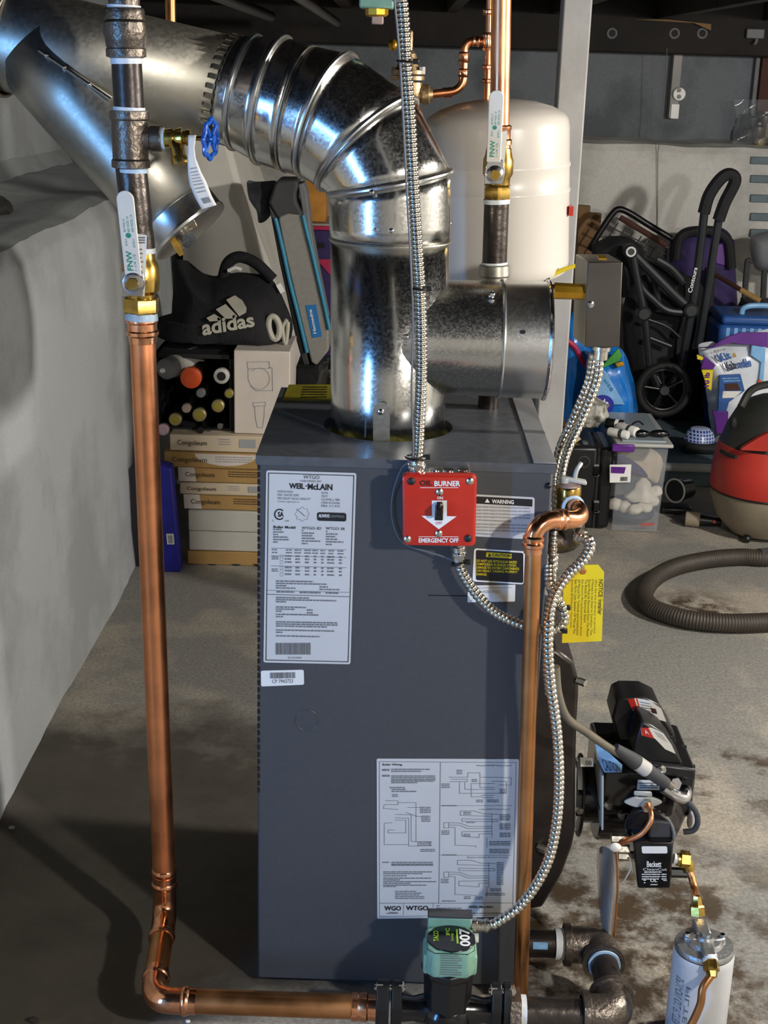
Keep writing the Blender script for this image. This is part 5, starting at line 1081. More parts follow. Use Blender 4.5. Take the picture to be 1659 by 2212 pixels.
# ---------------------------------------------------------------- stored things on the left, behind the boiler
def pillow(m, outline, Y, T, back=None, flat=3, c=None, nr=9):   # stuffed shape from a photo outline at depth Y
    o = [at(x, y, Y) for x, y in outline]
    cx = sum((p for p in o), V())/len(o) if c is None else at(*c, Y); rings = []
    back = T if back is None else back
    for i in range(nr): 
        s = .02+.98*i/(nr-1); rings.append([cx+(p-cx)*s+V((0, -T*(1-s**flat), 0)) for p in o])
    for i in reversed(range(nr-1)):
        s = .02+.98*i/(nr-1); rings.append([cx+(p-cx)*s+V((0, back*(1-s**flat), 0)) for p in o])
    return m.loft(rings)
def clampz(m, z):
    for p in m.v: p.z = max(p.z, z)
    return m
def dense(pts, n=5):
    P = [V((x, y, 0)) for x, y in pts]; out = []
    for i in range(len(P)):
        a, b, c, d = P[i-1], P[i], P[(i+1) % len(P)], P[(i+2) % len(P)]
        for k in range(n):
            t = k/n; q = .5*((2*b)+(c-a)*t+(2*a-5*b+4*c-d)*t*t+(3*b-a-3*c+d)*t**3); out.append((q.x, q.y))
    return out
YX = 1.97
bord = [1229, 1191, 1148, 1103, 1070, 1044, 1011, 977, 941]; lefts = [405, 408, 407, 396, 388, 384, 356, 367]
zb3 = [0]+[at(470, y, YX).z for y in bord[1:]]; k0 = at(470, 1229, YX).z
lb = ['plain tan flooring carton with slots at the bottom of the stack', 'whitish flooring carton second from the bottom of the stack', 'whitish flooring carton with a dent, third from the bottom', 'brown flooring carton with white end panel, on the whitish cartons', 'pale printed flooring carton in the middle of the stack', 'brown flooring carton with white end panel, above the pale one', 'long brown flooring carton with a torn white panel', 'pale flooring carton on top of the stack']
mats = ['cardboard', 'carton_grey', 'carton_grey', 'cardboard', 'cardboard_pale', 'cardboard', 'cardboard', 'cardboard_pale']
xR = at(640, 1050, YX).x
for i in range(8):
    xl = at(lefts[i], bord[i], YX).x; z_, z1 = zb3[i], zb3[i+1]-.0012
    t = thing('flooring_carton', lb[i], 'carton', ((xl+xR)/2, YX+.19, z_), 'flooring cartons in the stack')
    jit = (0, .004, 0, .008, .002, .006, -.004, .004)[i]
    MB().box(xl, xR+.02, YX+jit, YX+.38, z_, z1).build('carton', mats[i], t, bevel=.003)
    yy = YX+jit-.0008
    fx = lambda a, b, c_, d, yy=yy, z_=z_, z1=z1, xl=xl: bil((xl+a, yy, lerp(z1, z_, c_)), (xl+b, yy, lerp(z1, z_, c_)), (xl+b, yy, lerp(z1, z_, d)), (xl+a, yy, lerp(z1, z_, d)))
    m5 = mpp(YX, 1000)
    if i in (3, 5): MB().poly([fx(0, 40*m5, 0, 1)(u_, v_) for u_, v_ in ((0, .02), (.88, .02), (1, .96), (.04, .96))]).build('white_panel', 'carton_white', t, flat=True)
    if i == 6: MB().poly([fx(66*m5, 200*m5, .05, 1)(.5-.5*math.cos(a), .02+.8*math.sin(a)) for a in [math.pi*k/12 for k in range(13)]]).build('torn_panel', 'carton_white', t, flat=True)
    if i >= 3:
        yy -= .0006
        f = fx(16*m5, (80 if i != 6 else 92)*m5, .32, .72, yy=yy); text('Congoleum', f, 'ink_brown', t, bold=.01)
        f = fx(100*m5, 200*m5, .15, .75, yy=yy)
        fine(f, [(.05, .05, .3), (.3, .08, .3), (.55, .05, .32)] if i in (4, 7) else [(.1, .1, .9), (.35, .1, .9), (.6, .1, .85)], .12).build('print', 'ink_brown' if i in (3, 5) else 'ink_faint', t, flat=True)
        if i in (4, 7): MB().poly([f(u_, v_) for u_, v_ in ((.5, .05), (.85, .05), (.85, .9), (.5, .9))]).build('print_block', 'ink_faint', t, flat=True)
    if i == 0:
        for px in (411, 458, 510, 556):
            p = at(px, 1222, YX-.001); MB().prism([p+V((-.014, 0, .005)), p+V((.014, 0, .005)), p+V((.004, 0, -.0)), p+V((.003, 0, -.006)), p+V((-.003, 0, -.006)), p+V((-.004, 0, 0))], (0, -.0015, 0)).build('slot', 'black_matte', t)
ztop8 = zb3[8]
# dark blue box
t = thing('blue_box', 'dark blue box with a barcode label standing left of the cartons', 'box', at(365, 1190, 1.92))
o = [at(320, 1000, 1.90), at(368, 1012, 1.90), at(388, 1184, 1.90), at(335, 1205, 1.90)]
o[2].z = max(o[2].z, .0); 
o = [V((o[0].x, 1.9, o[0].z)), V((o[1].x, 1.9, o[1].z)), V((o[2].x, 1.9, 0)), V((o[3].x, 1.9, 0))]
MB().prism(o, (0, .06, 0)).build('carton', 'deep_blue', t, bevel=.003)
f = pxf(359, 1153, 375, 1176, 1.8985, 2); MB().prism([f(0, 0), f(1, 0), f(1, 1), f(0, 1)], (0, .0005, 0)).build('label', 'white', t)
g = pxf(361, 1156, 373, 1174, 1.8978, 2); fine(g, [(.05+.12*k, .1, .9) for k in range(8)], .07).build('print', 'ink', t, flat=True)
# maroon strip beside the stack
# white carton with line drawings
YW = 2.0
t = thing('white_carton', 'white carton with line drawings standing on the flooring stack', 'carton', (at(565, 937, YW).x, YW+.1, ztop8))
a, b = at(505, 757, YW), at(627, 757, YW)
MB().box(a.x, b.x, YW, YW+.25, ztop8, at(565, 758, YW).z).build('carton', 'carton_white', t, bevel=.003)
m = MB(); Gw = lambda x, y: at(320+x/3.77, 740+y/3.77, YW-.001)
for pl in ([(805, 160), (985, 155), (990, 210), (815, 215), (805, 160)], [(815, 215), (815, 300), (840, 360), (880, 392), (1015, 392), (1010, 205), (985, 205)], [(855, 490), (955, 485), (958, 515), (858, 520), (855, 490)], [(868, 520), (872, 600), (890, 690), (930, 695), (945, 610), (948, 520)]): line2(m, Gw, pl, 5)
line2(m, Gw, [(905+85*math.cos(a), 295+88*math.sin(a)) for a in [math.pi*(-.75+k*.14) for k in range(12)]], 4)
m.build('line_drawing', 'ink_faint', t, flat=True)
# wine rack and bottles
YRk = 2.03
xl, xr = at(335, 850, YRk).x, at(505, 850, 2.0).x-.004; zr = at(450, 766, YRk).z
rk = thing('wine_rack', 'black rack full of bottles behind the flooring cartons', 'rack', ((xl+xr)/2, 2.2, ztop8))
MB().box(xl, xr, 2.34, 2.35, ztop8, zr).build('back_panel', 'black_matte', rk)
for x in (xl, xr-.012): MB().box(x, x+.012, YRk, 2.35, ztop8, zr).build('side_panel', 'black_matte', rk)
MB().box(xl, xr, YRk, 2.35, zr-.012, zr).build('top_panel', 'black_matte', rk); MB().box(xl+.012, xr-.012, YRk, 2.34, ztop8+.0005, ztop8+.006).build('bottom_panel', 'black_matte', rk)
bots = [(412, 817, 23, 'orange', 'large bottle with a wide bright orange cap in the rack', .030), (478, 813, 17, 'cap_grey', 'bottle with a pale ring around a dark opening in the rack', .025), (494, 851, 10, 'gold', 'gold capped bottle beside the white carton', .015), (433, 850, 10, 'grey_mid', 'bottle with a small dull grey cap below the orange one', .020),
        (470, 878, 14, 'gold', 'dark bottle with a dull gold cap in the rack', .022), (430, 897, 15, 'gold', 'bottle with a broad pale gold cap in the rack', .022), (402, 883, 10, 'knot', 'bottle with a small pinkish cap in the rack', .016), (378, 907, 14, 'gold', 'dark bottle with a yellow centered cap near the copper riser', .022), (352, 929, 13, 'pinkish', 'bottle with a pale pink cap low in the rack', .020), (475, 920, 7, 'chrome', 'bottle with a tiny shiny cap low in the rack', .014), (432, 930, 8, 'black', 'bottle with a black cap low in the rack', .015)]
for px, py, rp, mt, lbl_, br in bots:
    c = at(px, py, YRk-.04); r = rp*mpp(YRk-.04, 900)
    t = thing('bottle', lbl_, 'bottle', c-V((0, 0, br)), 'bottles in the black rack')
    MB().lathe(c+V((0, .022, 0)), (0, 1, 0), [(0, r*.55), (.03, r*.6), (.06, br*.8), (.08, br), (.24, br), (.26, br*.7)], 20).build('glass', 'bottle', t)
    ring = mt == 'cap_grey'
    MB().lathe(c, (0, 1, 0), [(0, r*.8), (.003, r), (.02, r), (.024, r*.9)], 22).build('cap', mt, t)
    MB().lathe(c+V((0, -.0012, 0)), (0, 1, 0), [(0, r*.55), (.0014, r*.58)], 18).build('cap_center', 'black' if ring else ('orange' if mt == 'orange' else ('yellow_label' if mt == 'gold' else mt)), t)
    MB().box(c.x-.008, c.x+.008, YRk+.045, 2.34, c.z-br-.006, c.z-br+.0005).build('cradle', 'black_matte', rk)
c0_, c1_ = at(352, 800, YRk-.06), at(398, 795, YRk+.0)
t = thing('spray_bottle', 'grey spray can lying on its side with white print', 'can', c0_-V((0, 0, .03)))
MB().lathe(c0_, V((.42, 1, .05)), [(0, .010), (.004, .022), (.014, .030), (.05, .031)], 22).build('top', 'grey_mid', t); MB().lathe(c0_+V((.42, 1, .05)).normalized()*.05, V((.42, 1, .05)), [(0, .031), (.13, .031), (.135, .028)], 22).build('body', 'carton_grey', t)
MB().lathe(c0_-V((.42, 1, .05)).normalized()*.008, V((.42, 1, .05)), [(0, .006), (.008, .008)], 12).build('nozzle', 'white', t)
MB().box(c0_.x-.02, c0_.x+.09, YRk+.02, 2.34, c0_.z-.038, c0_.z-.0325).build('cradle', 'black_matte', rk)
# black sports bag
YA = 2.19; TA = .13
bg = thing('sports_bag', 'black sports bag with a light three-stripe logo on the rack', 'bag', at(500, 765, YA))
outl = dense([(338, 740), (342, 690), (372, 680), (376, 610), (372, 568), (386, 560), (410, 580), (450, 594), (478, 592), (540, 590), (585, 605), (615, 650), (628, 700), (622, 752), (560, 758), (500, 762), (440, 772), (380, 770)])
clampz(pillow(MB(), outl, YA, TA, .16, 5, (490, 680)).jitter(.010, 16), max(zr, at(565, 758, YW).z)+.001).build('body', 'fabric_black', bg)
yl = YA-TA-.010
K4 = lambda x, y: at(220+x/3.072, 380+y/3.072, yl)
mk('logo_silver', '#b4b1a2', .6, 0, .06)
for pl in ([(825, 822), (878, 795), (930, 830), (958, 880), (955, 908), (912, 932)], [(756, 886), (818, 852), (898, 932), (880, 946), (822, 948)], [(694, 942), (742, 918), (788, 948), (780, 962), (716, 966)]): MB().prism([K4(x, y) for x, y in pl], (0, .012, 0)).build('logo_stripe', 'logo_silver', bg)
text('adidas', bil(K4(662, 958), K4(1000, 905), K4(1018, 1000), K4(668, 1062)), 'logo_silver', bg, bold=.03)
MB().tube(crv([at(x, y, YA-.02) for x, y in ((482, 600), (490, 572), (505, 558), (525, 556), (555, 570), (590, 604))]), .017, 12).build('handle', 'fabric_black', bg)
MB().tube(crv([at(x, y, YA-.042) for x, y in ((492, 585), (507, 579), (522, 583))]), .006, 8).build('handle_stripe', 'white', bg)
rg = [at(592+12*math.cos(a)*(1-.1*math.sin(a)), 708+24*math.sin(a)+6*math.cos(a), YA-.105) for a in [2*math.pi*k/24 for k in range(24)]]
MB().tube(rg, .009, 8, closed=True).build('ring_print', 'logo_silver', bg)
MB().tube(crv([at(x, y, YA-.09) for x, y in ((620, 690), (611, 705), (612, 725), (617, 742), (621, 715), (622, 695))]), .006, 8).build('ring_print', 'logo_silver', bg)
MB().obox(at(606, 622, YA-.02), (.007, 0, -.012), (0, .006, 0), (.006, 0, .004)).build('white_clip', 'white', bg)
# grey padded board with blue edges
K9 = lambda x, y, Y: at(560+x/4.61, 380+y/4.61, Y)
YG = 2.46
pb = thing('padded_board', 'leaning grey padded board with blue edging and blue label', 'board', K9(560, 1880, YG))
fr = [(190, 440), (200, 400), (290, 370), (430, 390), (520, 760), (620, 1200), (690, 1560), (690, 1740), (570, 1890), (515, 1860), (440, 1560), (330, 1100), (240, 700)]
MB().prism([K9(x, y, YG) for x, y in fr], (0, .14, 0)).build('front_pad', 'board_grey', pb, bevel=.006)
hd = [(90, 270), (150, 90), (180, 40), (380, 40), (385, 110), (365, 180), (370, 260), (430, 380), (440, 420), (180, 430)]
MB().prism([K9(x, y, YG+.002) for x, y in hd], (0, .15, 0)).build('hood', 'grey_dark', pb, bevel=.008)
MB().prism([K9(x, y, YG+.03) for x, y in ((385, 80), (440, 70), (470, 160), (520, 560), (600, 1000), (690, 1440), (640, 1440), (430, 380))], (0, .10, 0)).build('side_panel', 'grey_mid', pb, bevel=.004)
MB().prism([K9(x, y, YG+.006) for x, y in ((95, 290), (180, 430), (300, 1000), (400, 1500), (500, 1880), (440, 1890), (370, 1640), (200, 860))], (0, .13, 0)).build('side_panel', 'grey_dark', pb, bevel=.004)
for pts in (((160, 420), (185, 520), (240, 760), (300, 1040), (390, 1400), (475, 1760)), ((435, 390), (465, 520), (530, 780), (600, 1080), (650, 1300), (700, 1530))): MB().tube(crv([K9(x, y, YG-.004) for x, y in pts], 6), .0065, 10).build('edging', 'edge_blue', pb)
MB().prism([K9(x, y, YG-.002) for x, y in ((460, 1290), (565, 1280), (625, 1600), (530, 1615))], (0, .001, 0)).build('label', 'label_blue', pb)
text('Homedge', lambda uu, v: K9(lerp(lerp(545, 520, v), lerp(490, 545-22, v), uu) if False else lerp(540+40*v, 490+42*v, uu), lerp(1570, 1330, uu), YG-.0035), 'ink_white', pb, bold=.02)
# grey cloth, yellow carton and pink lidded tote behind the board
m = pillow(MB(), dense([(535, 400), (555, 390), (596, 388), (600, 420), (585, 460), (565, 480), (550, 470)]), 2.62, .06, .06).jitter(.02, 12)
tag(m.build('grey_cloth', 'fabric_grey'), 'bundle of grey cloth tucked behind the padded board', 'cloth')
t = thing('storage_tote', 'clear storage tote with a magenta rim behind the padded board', 'tote', at(700, 620, 3.55))
a, b = at(672, 482, 3.55), at(790, 640, 3.55); MB().box(a.x, b.x, 3.55, 3.85, 0, a.z-.02).build('bin', 'purple_dark', t, bevel=.01)
MB().box(a.x-.01, b.x+.01, 3.54, 3.86, a.z-.025, a.z-.008).build('rim', 'magenta', t, bevel=.003); MB().box(a.x-.01, b.x+.01, 3.535, 3.86, a.z-.008, a.z).build('lid', 'cap_grey', t, bevel=.003)
f = pxf(680, 525, 715, 535, 3.546); MB().prism([f(0, 0), f(.6, 0), f(.6, 1), f(0, 1)], (0, -.004, 0)).build('latch', 'black', t)
MB().prism([at(x, y, 3.548) for x, y in ((683, 560), (725, 560), (725, 600), (712, 592))], (0, -.003, 0)).build('red_patch', 'magenta', t)
a, b = at(640, 382, 3.6), at(705, 415, 3.6); MB_ = MB().box(a.x+.03, b.x, 3.58, 3.8, at(700, 482, 3.55).z, a.z)
tag(MB_.build('amber_carton', 'amber', bevel=.004), 'amber cardboard box on the tote under the vent elbow', 'box')
t = thing('paint_can', 'small white can lying beside the white carton', 'can', at(662, 850, 2.15))
zc_ = ztop8+.032; p = V((at(648, 835, 2.1).x, 2.1, zc_)); MB().lathe(p, (1, .1, 0), [(0, .03), (.004, .032), (.06, .032), (.064, .03)], 24).build('body', 'cap_grey', t); MB().torus(p+V((.06, .006, 0)), (1, .1, 0), .031, .0025).build('rim', 'grey_mid', t)
MB().box(p.x-.03, p.x+.20, 2.0, 2.35, ztop8-.002, ztop8-.0005).build('tray', 'black_matte', t)
m = pillow(MB(), dense([(686, 800), (700, 780), (716, 772), (740, 790), (745, 850), (690, 856)]), 2.2, .05).jitter(.012, 20)
tag(m.build('green_bag', 'bottle'), 'dark green bag slumped beside the padded board foot', 'bag')

a, b = at(640, 800, YG), at(770, 800, YG); zk = K9(570, 1890, YG).z
tag(MB().box(a.x, b.x, YG-.03, YG+.18, 0, zk).build('black_crate', 'black_matte', bevel=.006), 'black crate under the foot of the padded board', 'crate')
# ---------------------------------------------------------------- stored things on the right
K8 = lambda x, y, Y: at(1150+x/3.259, 850+y/3.259, Y)
K5 = lambda x, y, Y: at(1150+x/3.26, 420+y/3.26, Y)
# low slate platform along the far wall
pf0 = atz(1500, 1052, 0).y; zp = at(1500, 1000, pf0).z
tag(MB().box(.78, 2.5, pf0, 4.2, 0, zp).build('low_platform', 'slate', bevel=.008), 'low slate grey platform along the far wall', 'platform')
tag(MB().cyl((at(1430, 1008, pf0-.03).x, pf0-.03, zp-.01), (2.3, pf0-.03, zp-.012), .016).build('grey_pipe', 'plastic_grey'), 'pale grey pipe lying along the platform front edge', 'pipe')
# black hard case
Yc = 2.41; zt_ = K8(400, 375, Yc).z
t = thing('hard_case', 'black hard case with two latches beside the clear tub', 'case', (K8(350, 900, Yc).x, Yc+.1, 0))
xa, xb, xd = K8(150, 700, Yc).x, K8(452, 700, Yc).x, K8(556, 700, Yc).x
MB().box(xa, xb-.003, Yc, Yc+.22, .006, zt_).build('shell', 'black', t, bevel=.012); MB().box(xb+.003, xd, Yc+.002, Yc+.22, .006, zt_-.002).build('shell', 'black', t, bevel=.012)
MB().box(xb-.004, xb+.004, Yc+.006, Yc+.214, .01, zt_-.006).build('seam', 'black_matte', t)
for y in (545, 800):
    for dy, mt, h in ((0, 'black_gloss', .018), (-38, 'grey_mid', .004), (30, 'grey_mid', .004)):
        c = K8(448, y+dy, Yc-.004); MB().box(c.x-.008, c.x+.010, Yc-.008, Yc+.002, c.z-h/1, c.z+h/1).build('latch', mt, t, bevel=.002)
for s in (xa+.02, xd-.03): MB().box(s, s+.02, Yc+.03, Yc+.2, 0, .008).build('foot', 'black', t)
MB().torus(K8(362, 482, Yc-.001), (0, 1, 0), .018, .0025, 28, 8).build('cable_port', 'grey_dark', t)
a = K8(370, 340, Yc+.05); MB().box(a.x-.008, a.x+.008, Yc+.03, Yc+.06, zt_, zt_+.004).build('top_tab', 'grey_mid', t)
a, b = K8(148, 245, 2.70), K8(245, 430, 2.70)
tag(MB().box(a.x, b.x, 2.70, 2.86, 0, a.z).build('brown_carton', 'wood_tan', bevel=.003), 'brown carton standing behind the black hard case', 'carton')
t = thing('tape_reel', 'small bright yellow reel on top of the black case', 'reel', V((K8(297, 300, Yc+.05).x, Yc+.05, zt_)))
c = V((K8(297, 300, Yc+.05).x, Yc+.05, zt_+.019)); MB().lathe(c+V((-.006, 0, 0)), (1, -.6, 0), [(0, .018), (.004, .019), (.01, .019), (.014, .018)], 20).build('reel', 'yellow', t); MB().prism([c+V((.008, 0, .008)), c+V((.022, 0, -.008)), c+V((.008, 0, -.018))], (0, .004, 0)).build('flap', 'cardboard_pale', t)
# clear tub with purple latch
Yt = 2.385; zl = K8(800, 345, Yt).z
tb = thing('storage_tub', 'clear plastic storage tub with grey lid and purple latch', 'tub', (K8(720, 980, Yt).x, Yt+.2, 0))
x0t, x1t, x1b = K8(565, 600, Yt).x, K8(958, 380, Yt).x, K8(882, 985, Yt).x
x0t = max(x0t, xd+.006)
lid_d = .40
def tubring(z, f):
    x1 = lerp(x1b, x1t, f); e = .02*(1-f)
    return [V((x0t+e*.2, Yt+e, z)), V((x1, Yt+e, z)), V((x1, Yt+lid_d-e, z)), V((x0t+e*.2, Yt+lid_d-e, z))]
MB().loft([tubring(zl-.014, 1), tubring(.004, 0)][::-1], cap=False).build('bin', 'clear_plastic', tb, bevel=.008, solid=.002)
MB().poly(tubring(.004, 0)).build('bin_floor', 'clear_plastic', tb)
MB().box(x0t-.008, x1t+.014, Yt-.014, Yt+lid_d+.01, zl-.014, zl-.002).build('lid_rim', 'plastic_grey', tb, bevel=.004)
MB().box(x0t+.012, x1t-.006, Yt+.01, Yt+lid_d-.012, zl-.004, zl+.004).build('lid', 'lid_grey', tb, bevel=.003)
a, b = K8(565, 345, Yt-.02), K8(718, 415, Yt-.02); MB().box(a.x, b.x, Yt-.022, Yt-.008, b.z, zl-.004).build('latch', 'purple', tb, bevel=.004)
f = bil(K8(545, 502, Yt-.004), K8(697, 500, Yt-.004), K8(690, 625, Yt-.004), K8(545, 628, Yt-.004)); lbx = MB().prism([f(0, 0), f(1, 0), f(1, 1), f(0, 1)], (0, .001, 0)).build('label', 'white', tb)
g = bil(*[p+V((0, -.001, 0)) for p in (f(.05, .1), f(.75, .1), f(.75, .5), f(.05, .5))]); MB().poly([g(0, 0), g(1, .1), g(.9, 1), g(0, .9)]).build('label_print', 'purple', lbx, flat=True); barcode(lambda u_, v_: f(u_, v_)+V((0, -.001, 0)), .5, .68, .85, .92).build('barcode', 'ink', lbx, flat=True)
# contents
def lump(nm, lbl_, cat, c, r, mat, jt, grp=None, sd=0): return tag(MB().sph(c, r, 20, 12).jitter(jt, 22, sd).jitter(jt*.4, 60, sd+3).build(nm, mat), lbl_, cat, grp)
lump('folded_cloth', 'dark navy cloth at the bottom of the clear tub', 'cloth', (K8(700, 900, Yt+.1).x, Yt+.16, .038), (.085, .12, .03), 'navy', .008)
tag(MB().obox(K8(810, 920, Yt+.022), (.022, 0, .002), (0, .004, 0), (0, 0, .004)).build('red_strap', 'red'), 'small red strap in the navy cloth inside the tub', 'strap')
t = tag(MB().lathe((K8(765, 740, Yt+.1).x, Yt+.10, K8(765, 740, Yt+.1).z), (.05, 0, 1), [(0, .055), (.008, .057), (.02, .045), (.035, .030), (.055, .026), (.070, .014), (.074, .003)], 22).jitter(.006, 30).build('knit_hat', 'shell'), 'white pointed knit hat inside the clear tub', 'hat')
for k, (x, y, dy, r) in enumerate(((650, 800, .07, .026), (720, 815, .05, .024), (790, 800, .06, .026), (845, 760, .08, .024), (580, 780, .08, .028), (870, 690, .10, .022))):
    lump('rolled_socks', 'white rolled sock ball in the clear tub', 'socks', K8(x, y, Yt+dy), (r, r*.8, r*.75), 'shell', .006, 'white sock balls in the tub', k)
m = pillow(MB(), dense([(1325, 965), (1395, 965), (1430, 1000), (1420, 1040), (1380, 1030), (1335, 1020)]), Yt+.16, .05).jitter(.014, 16)
tag(m.build('tan_cloth', 'cardboard_pale'), 'tan cloth folded at the top of the clear tub', 'cloth')
m = pillow(MB(), dense([(1330, 985), (1352, 985), (1386, 1010), (1400, 1030), (1372, 1028), (1340, 1015)]), Yt+.06, .025).jitter(.006, 20)
tag(m.build('purple_cloth', 'purple_dark'), 'greyish purple strap of cloth in the clear tub', 'cloth')
# things on the lid
zl4 = zl+.004
m = pillow(MB(), dense([(1245, 945), (1240, 915), (1252, 885), (1285, 872), (1305, 878), (1318, 905), (1312, 925), (1280, 940)]), Yt+.13, .05).jitter(.02, 20).jitter(.008, 50)
zmin = min(p.z for p in m.v)
for p in m.v: p.z += zl4-zmin
mk('camo', '#d4d2c8', .8, 0, .3, 30, hex2='#55534c'); tag(m.build('crumpled_wrap', 'camo'), 'crumpled grey and white wrap on the tub lid', 'wrap')
for k, (p, d, r, L, mt, lb_) in enumerate(((K8(520, 190, Yt+.16), (1, -.5, 0), .017, .06, 'black', 'black spool with a red and white end on the lid'), (K8(610, 230, Yt+.11), (.6, -.8, 0), .017, .08, 'paper', 'white striped tube lying on the tub lid'), (K8(540, 250, Yt+.06), (.8, -.6, 0), .014, .07, 'paper', 'small white roll lying on the tub lid edge'))):
    d = V(d).normalized(); p = V((p.x, p.y, zl4+r)); t = thing('small_tube', lb_, 'tube', V((p.x, p.y, zl4)), 'tubes on the tub lid')
    MB().lathe(p, d, [(0, r*.9), (.003, r), (L-.003, r), (L, r*.9)], 20).build('barrel', mt, t)
    MB().lathe(p-d*.001, d, [(0, r*.6), (.0012, r*.6)], 16).build('end_disc', 'red' if k == 0 else 'grey_mid', t); MB().lathe(p+d*L*.55, d, [(0, r*1.02), (.012, r*1.02)], 20).build('stripe', 'white' if k == 0 else 'grey_dark', t)
    MB().lathe(p+d*(L-.0002), d, [(0, r*.65), (.0014, r*.65)], 16).build('end_disc', 'white', t)
sg = thing('sunglasses', 'black sunglasses lying on the tub lid edge', 'sunglasses', V((K8(810, 300, Yt+.04).x, Yt+.04, zl4)))
c = V((K8(810, 290, Yt+.05).x, Yt+.05, zl4)); MB().sph(c+V((-.022, 0, .012)), (.032, .012, .013), 18, 10).build('lens', 'black_gloss', sg); MB().sph(c+V((.040, .004, .013)), (.034, .012, .013), 18, 10).build('lens', 'black_gloss', sg)
MB().tube(crv([c+V((-.05, 0, .012)), c+V((-.045, .04, .03)), c+V((-.02, .07, .035)), c+V((.0, .09, .02))]), .003, 8).build('temple', 'black', sg)
# blue diaper bags
Yb = 2.98
db = thing('wipes_bag', 'glossy blue plastic bag with green and pale panels behind the tub', 'bag', V((at(1320, 880, Yb).x, Yb, zp)))
K7 = lambda x, y, Y: at(1220+x/6.38, 660+y/6.38, Y)
m = pillow(MB(), dense([(1262, 1040), (1262, 800), (1290, 748), (1335, 748), (1356, 790), (1370, 830), (1374, 885), (1374, 1040)]), Yb, .09, .09, 6).jitter(.012, 14)
clampz(m, zp+.001).build('bag', 'bag_blue', db)
for pts, mt, yy in (([(500, 850), (590, 750), (740, 590), (790, 690), (760, 760), (520, 870)], 'bag_green', -.004), ([(480, 880), (560, 900), (830, 1370), (480, 1370), (420, 1200)], 'bag_lightblue', -.003), ([(690, 790), (800, 770), (830, 830), (720, 860)], 'zinc_yellow', -.006)):
    P = [K7(x, y, Yb-.108+yy) for x, y in pts]; MB().prism(P, (0, .012, 0)).build('panel', mt, db, bevel=.003)
MB().prism([K7(530+150*math.cos(a), 1370+130*math.sin(a), Yb-.122) for a in [2*math.pi*k/24 for k in range(24)]], (0, .01, 0)).build('logo_oval', 'deep_blue', db)
text('up', bil(K7(400, 1300, Yb-.124), K7(480, 1270, Yb-.124), K7(500, 1370, Yb-.124), K7(410, 1390, Yb-.124)), 'ink_white', db, bold=.03); text('de', bil(K7(510, 1270, Yb-.124), K7(610, 1310, Yb-.124), K7(600, 1390, Yb-.124), K7(510, 1370, Yb-.124)), 'ink_white', db, bold=.03)
text('size', bil(K7(560, 1000, Yb-.114), K7(690, 1150, Yb-.114), K7(640, 1190, Yb-.114), K7(540, 1030, Yb-.114)), 'label_blue', db)
t = thing('wipes_bag', 'blue plastic bag with a magenta band beside the grey post', 'bag', V((at(1250, 880, Yb+.2).x, Yb+.2, zp)))
_m = pillow(MB(), dense([(1205, 1040), (1210, 720), (1235, 676), (1249, 672), (1262, 720), (1285, 760), (1296, 830), (1290, 1040)]), Yb+.2, .075, .075, 6).jitter(.012, 14, 4)
clampz(_m, zp+.001).build('bag', 'bag_blue', t)
MB().tube(crv([at(x, y, Yb+.115) for x, y in ((1225, 735), (1242, 750), (1258, 778), (1272, 800), (1284, 850), (1288, 875))]), .010, 8).build('band', 'magenta', t)
# stroller
YS2 = 3.45; us = mpp(YS2, 700)
st = thing('stroller', 'folded charcoal stroller with tall looped handle and big wheel', 'stroller', atz(1434, 915, zp))
def tb2(pts, r, mt='stroller', nm='frame_tube', Y=YS2, n=6): MB().tube(crv([at(x, y, Y) for x, y in pts], n), r*us, 10).build(nm, mt, st)
tb2([(1520, 461), (1532, 421), (1556, 387), (1576, 376), (1588, 391), (1566, 437), (1552, 476)], 13, 'black_matte', 'handle_grip')
tb2([(1522, 455), (1512, 540), (1497, 653), (1472, 795)], 9); tb2([(1554, 470), (1546, 512), (1528, 630), (1509, 750)], 9, Y=YS2+.03)
tb2([(1366, 546), (1420, 600), (1462, 642), (1492, 668)], 11); tb2([(1362, 556), (1383, 616), (1412, 648), (1444, 671), (1497, 676)], 8, Y=YS2-.02)
tb2([(1366, 548), (1378, 610), (1392, 681), (1398, 740), (1404, 800)], 8, Y=YS2-.03); tb2([(1418, 560), (1450, 580), (1478, 612)], 9, Y=YS2+.05); tb2([(1410, 590), (1420, 640), (1424, 668)], 7, Y=YS2+.05)
tb2([(1404, 730), (1450, 748)], 5, Y=YS2+.03); tb2([(1400, 690), (1440, 705), (1470, 730)], 3, Y=YS2+.02); tb2([(1472, 795), (1452, 830), (1434, 845)], 9); tb2([(1404, 795), (1420, 830), (1434, 845)], 9, Y=YS2-.03)
for px, py, r in ((1363, 544, 15), (1392, 679, 16), (1494, 672, 16)):
    c = at(px, py, YS2-.05); MB().lathe(c, (0, 1, 0), [(0, r*us*.7), (.006, r*us), (.05, r*us)], 20).build('hinge', 'stroller', st)
c = at(1363, 544, YS2-.053); MB().torus(c, (0, 1, 0), 9*us, 2.2*us, 24, 8).build('hinge_ring', 'white', st)
wc2 = at(1434, 842, YS2-.06); wr = 61*us
wc2.z = max(zp+wr+.001, wc2.z)
MB().torus(wc2, (0, 1, 0), wr*.87, wr*.13, 44, 12).build('tyre', 'tyre', st); MB().torus(wc2, (0, 1, 0), wr*.72, wr*.05, 40, 8).build('rim', 'black', st)
MB().cyl(wc2+V((0, -.02, 0)), wc2+V((0, .02, 0)), wr*.16, n=20).build('hub', 'grey_dark', st)
for k in range(5):
    a = 2*math.pi*k/5+.5; e = V((math.cos(a), 0, math.sin(a))); MB().tube([wc2+e*wr*.1, wc2+e*wr*.72], wr*.05, 8).build('spoke', 'black', st)
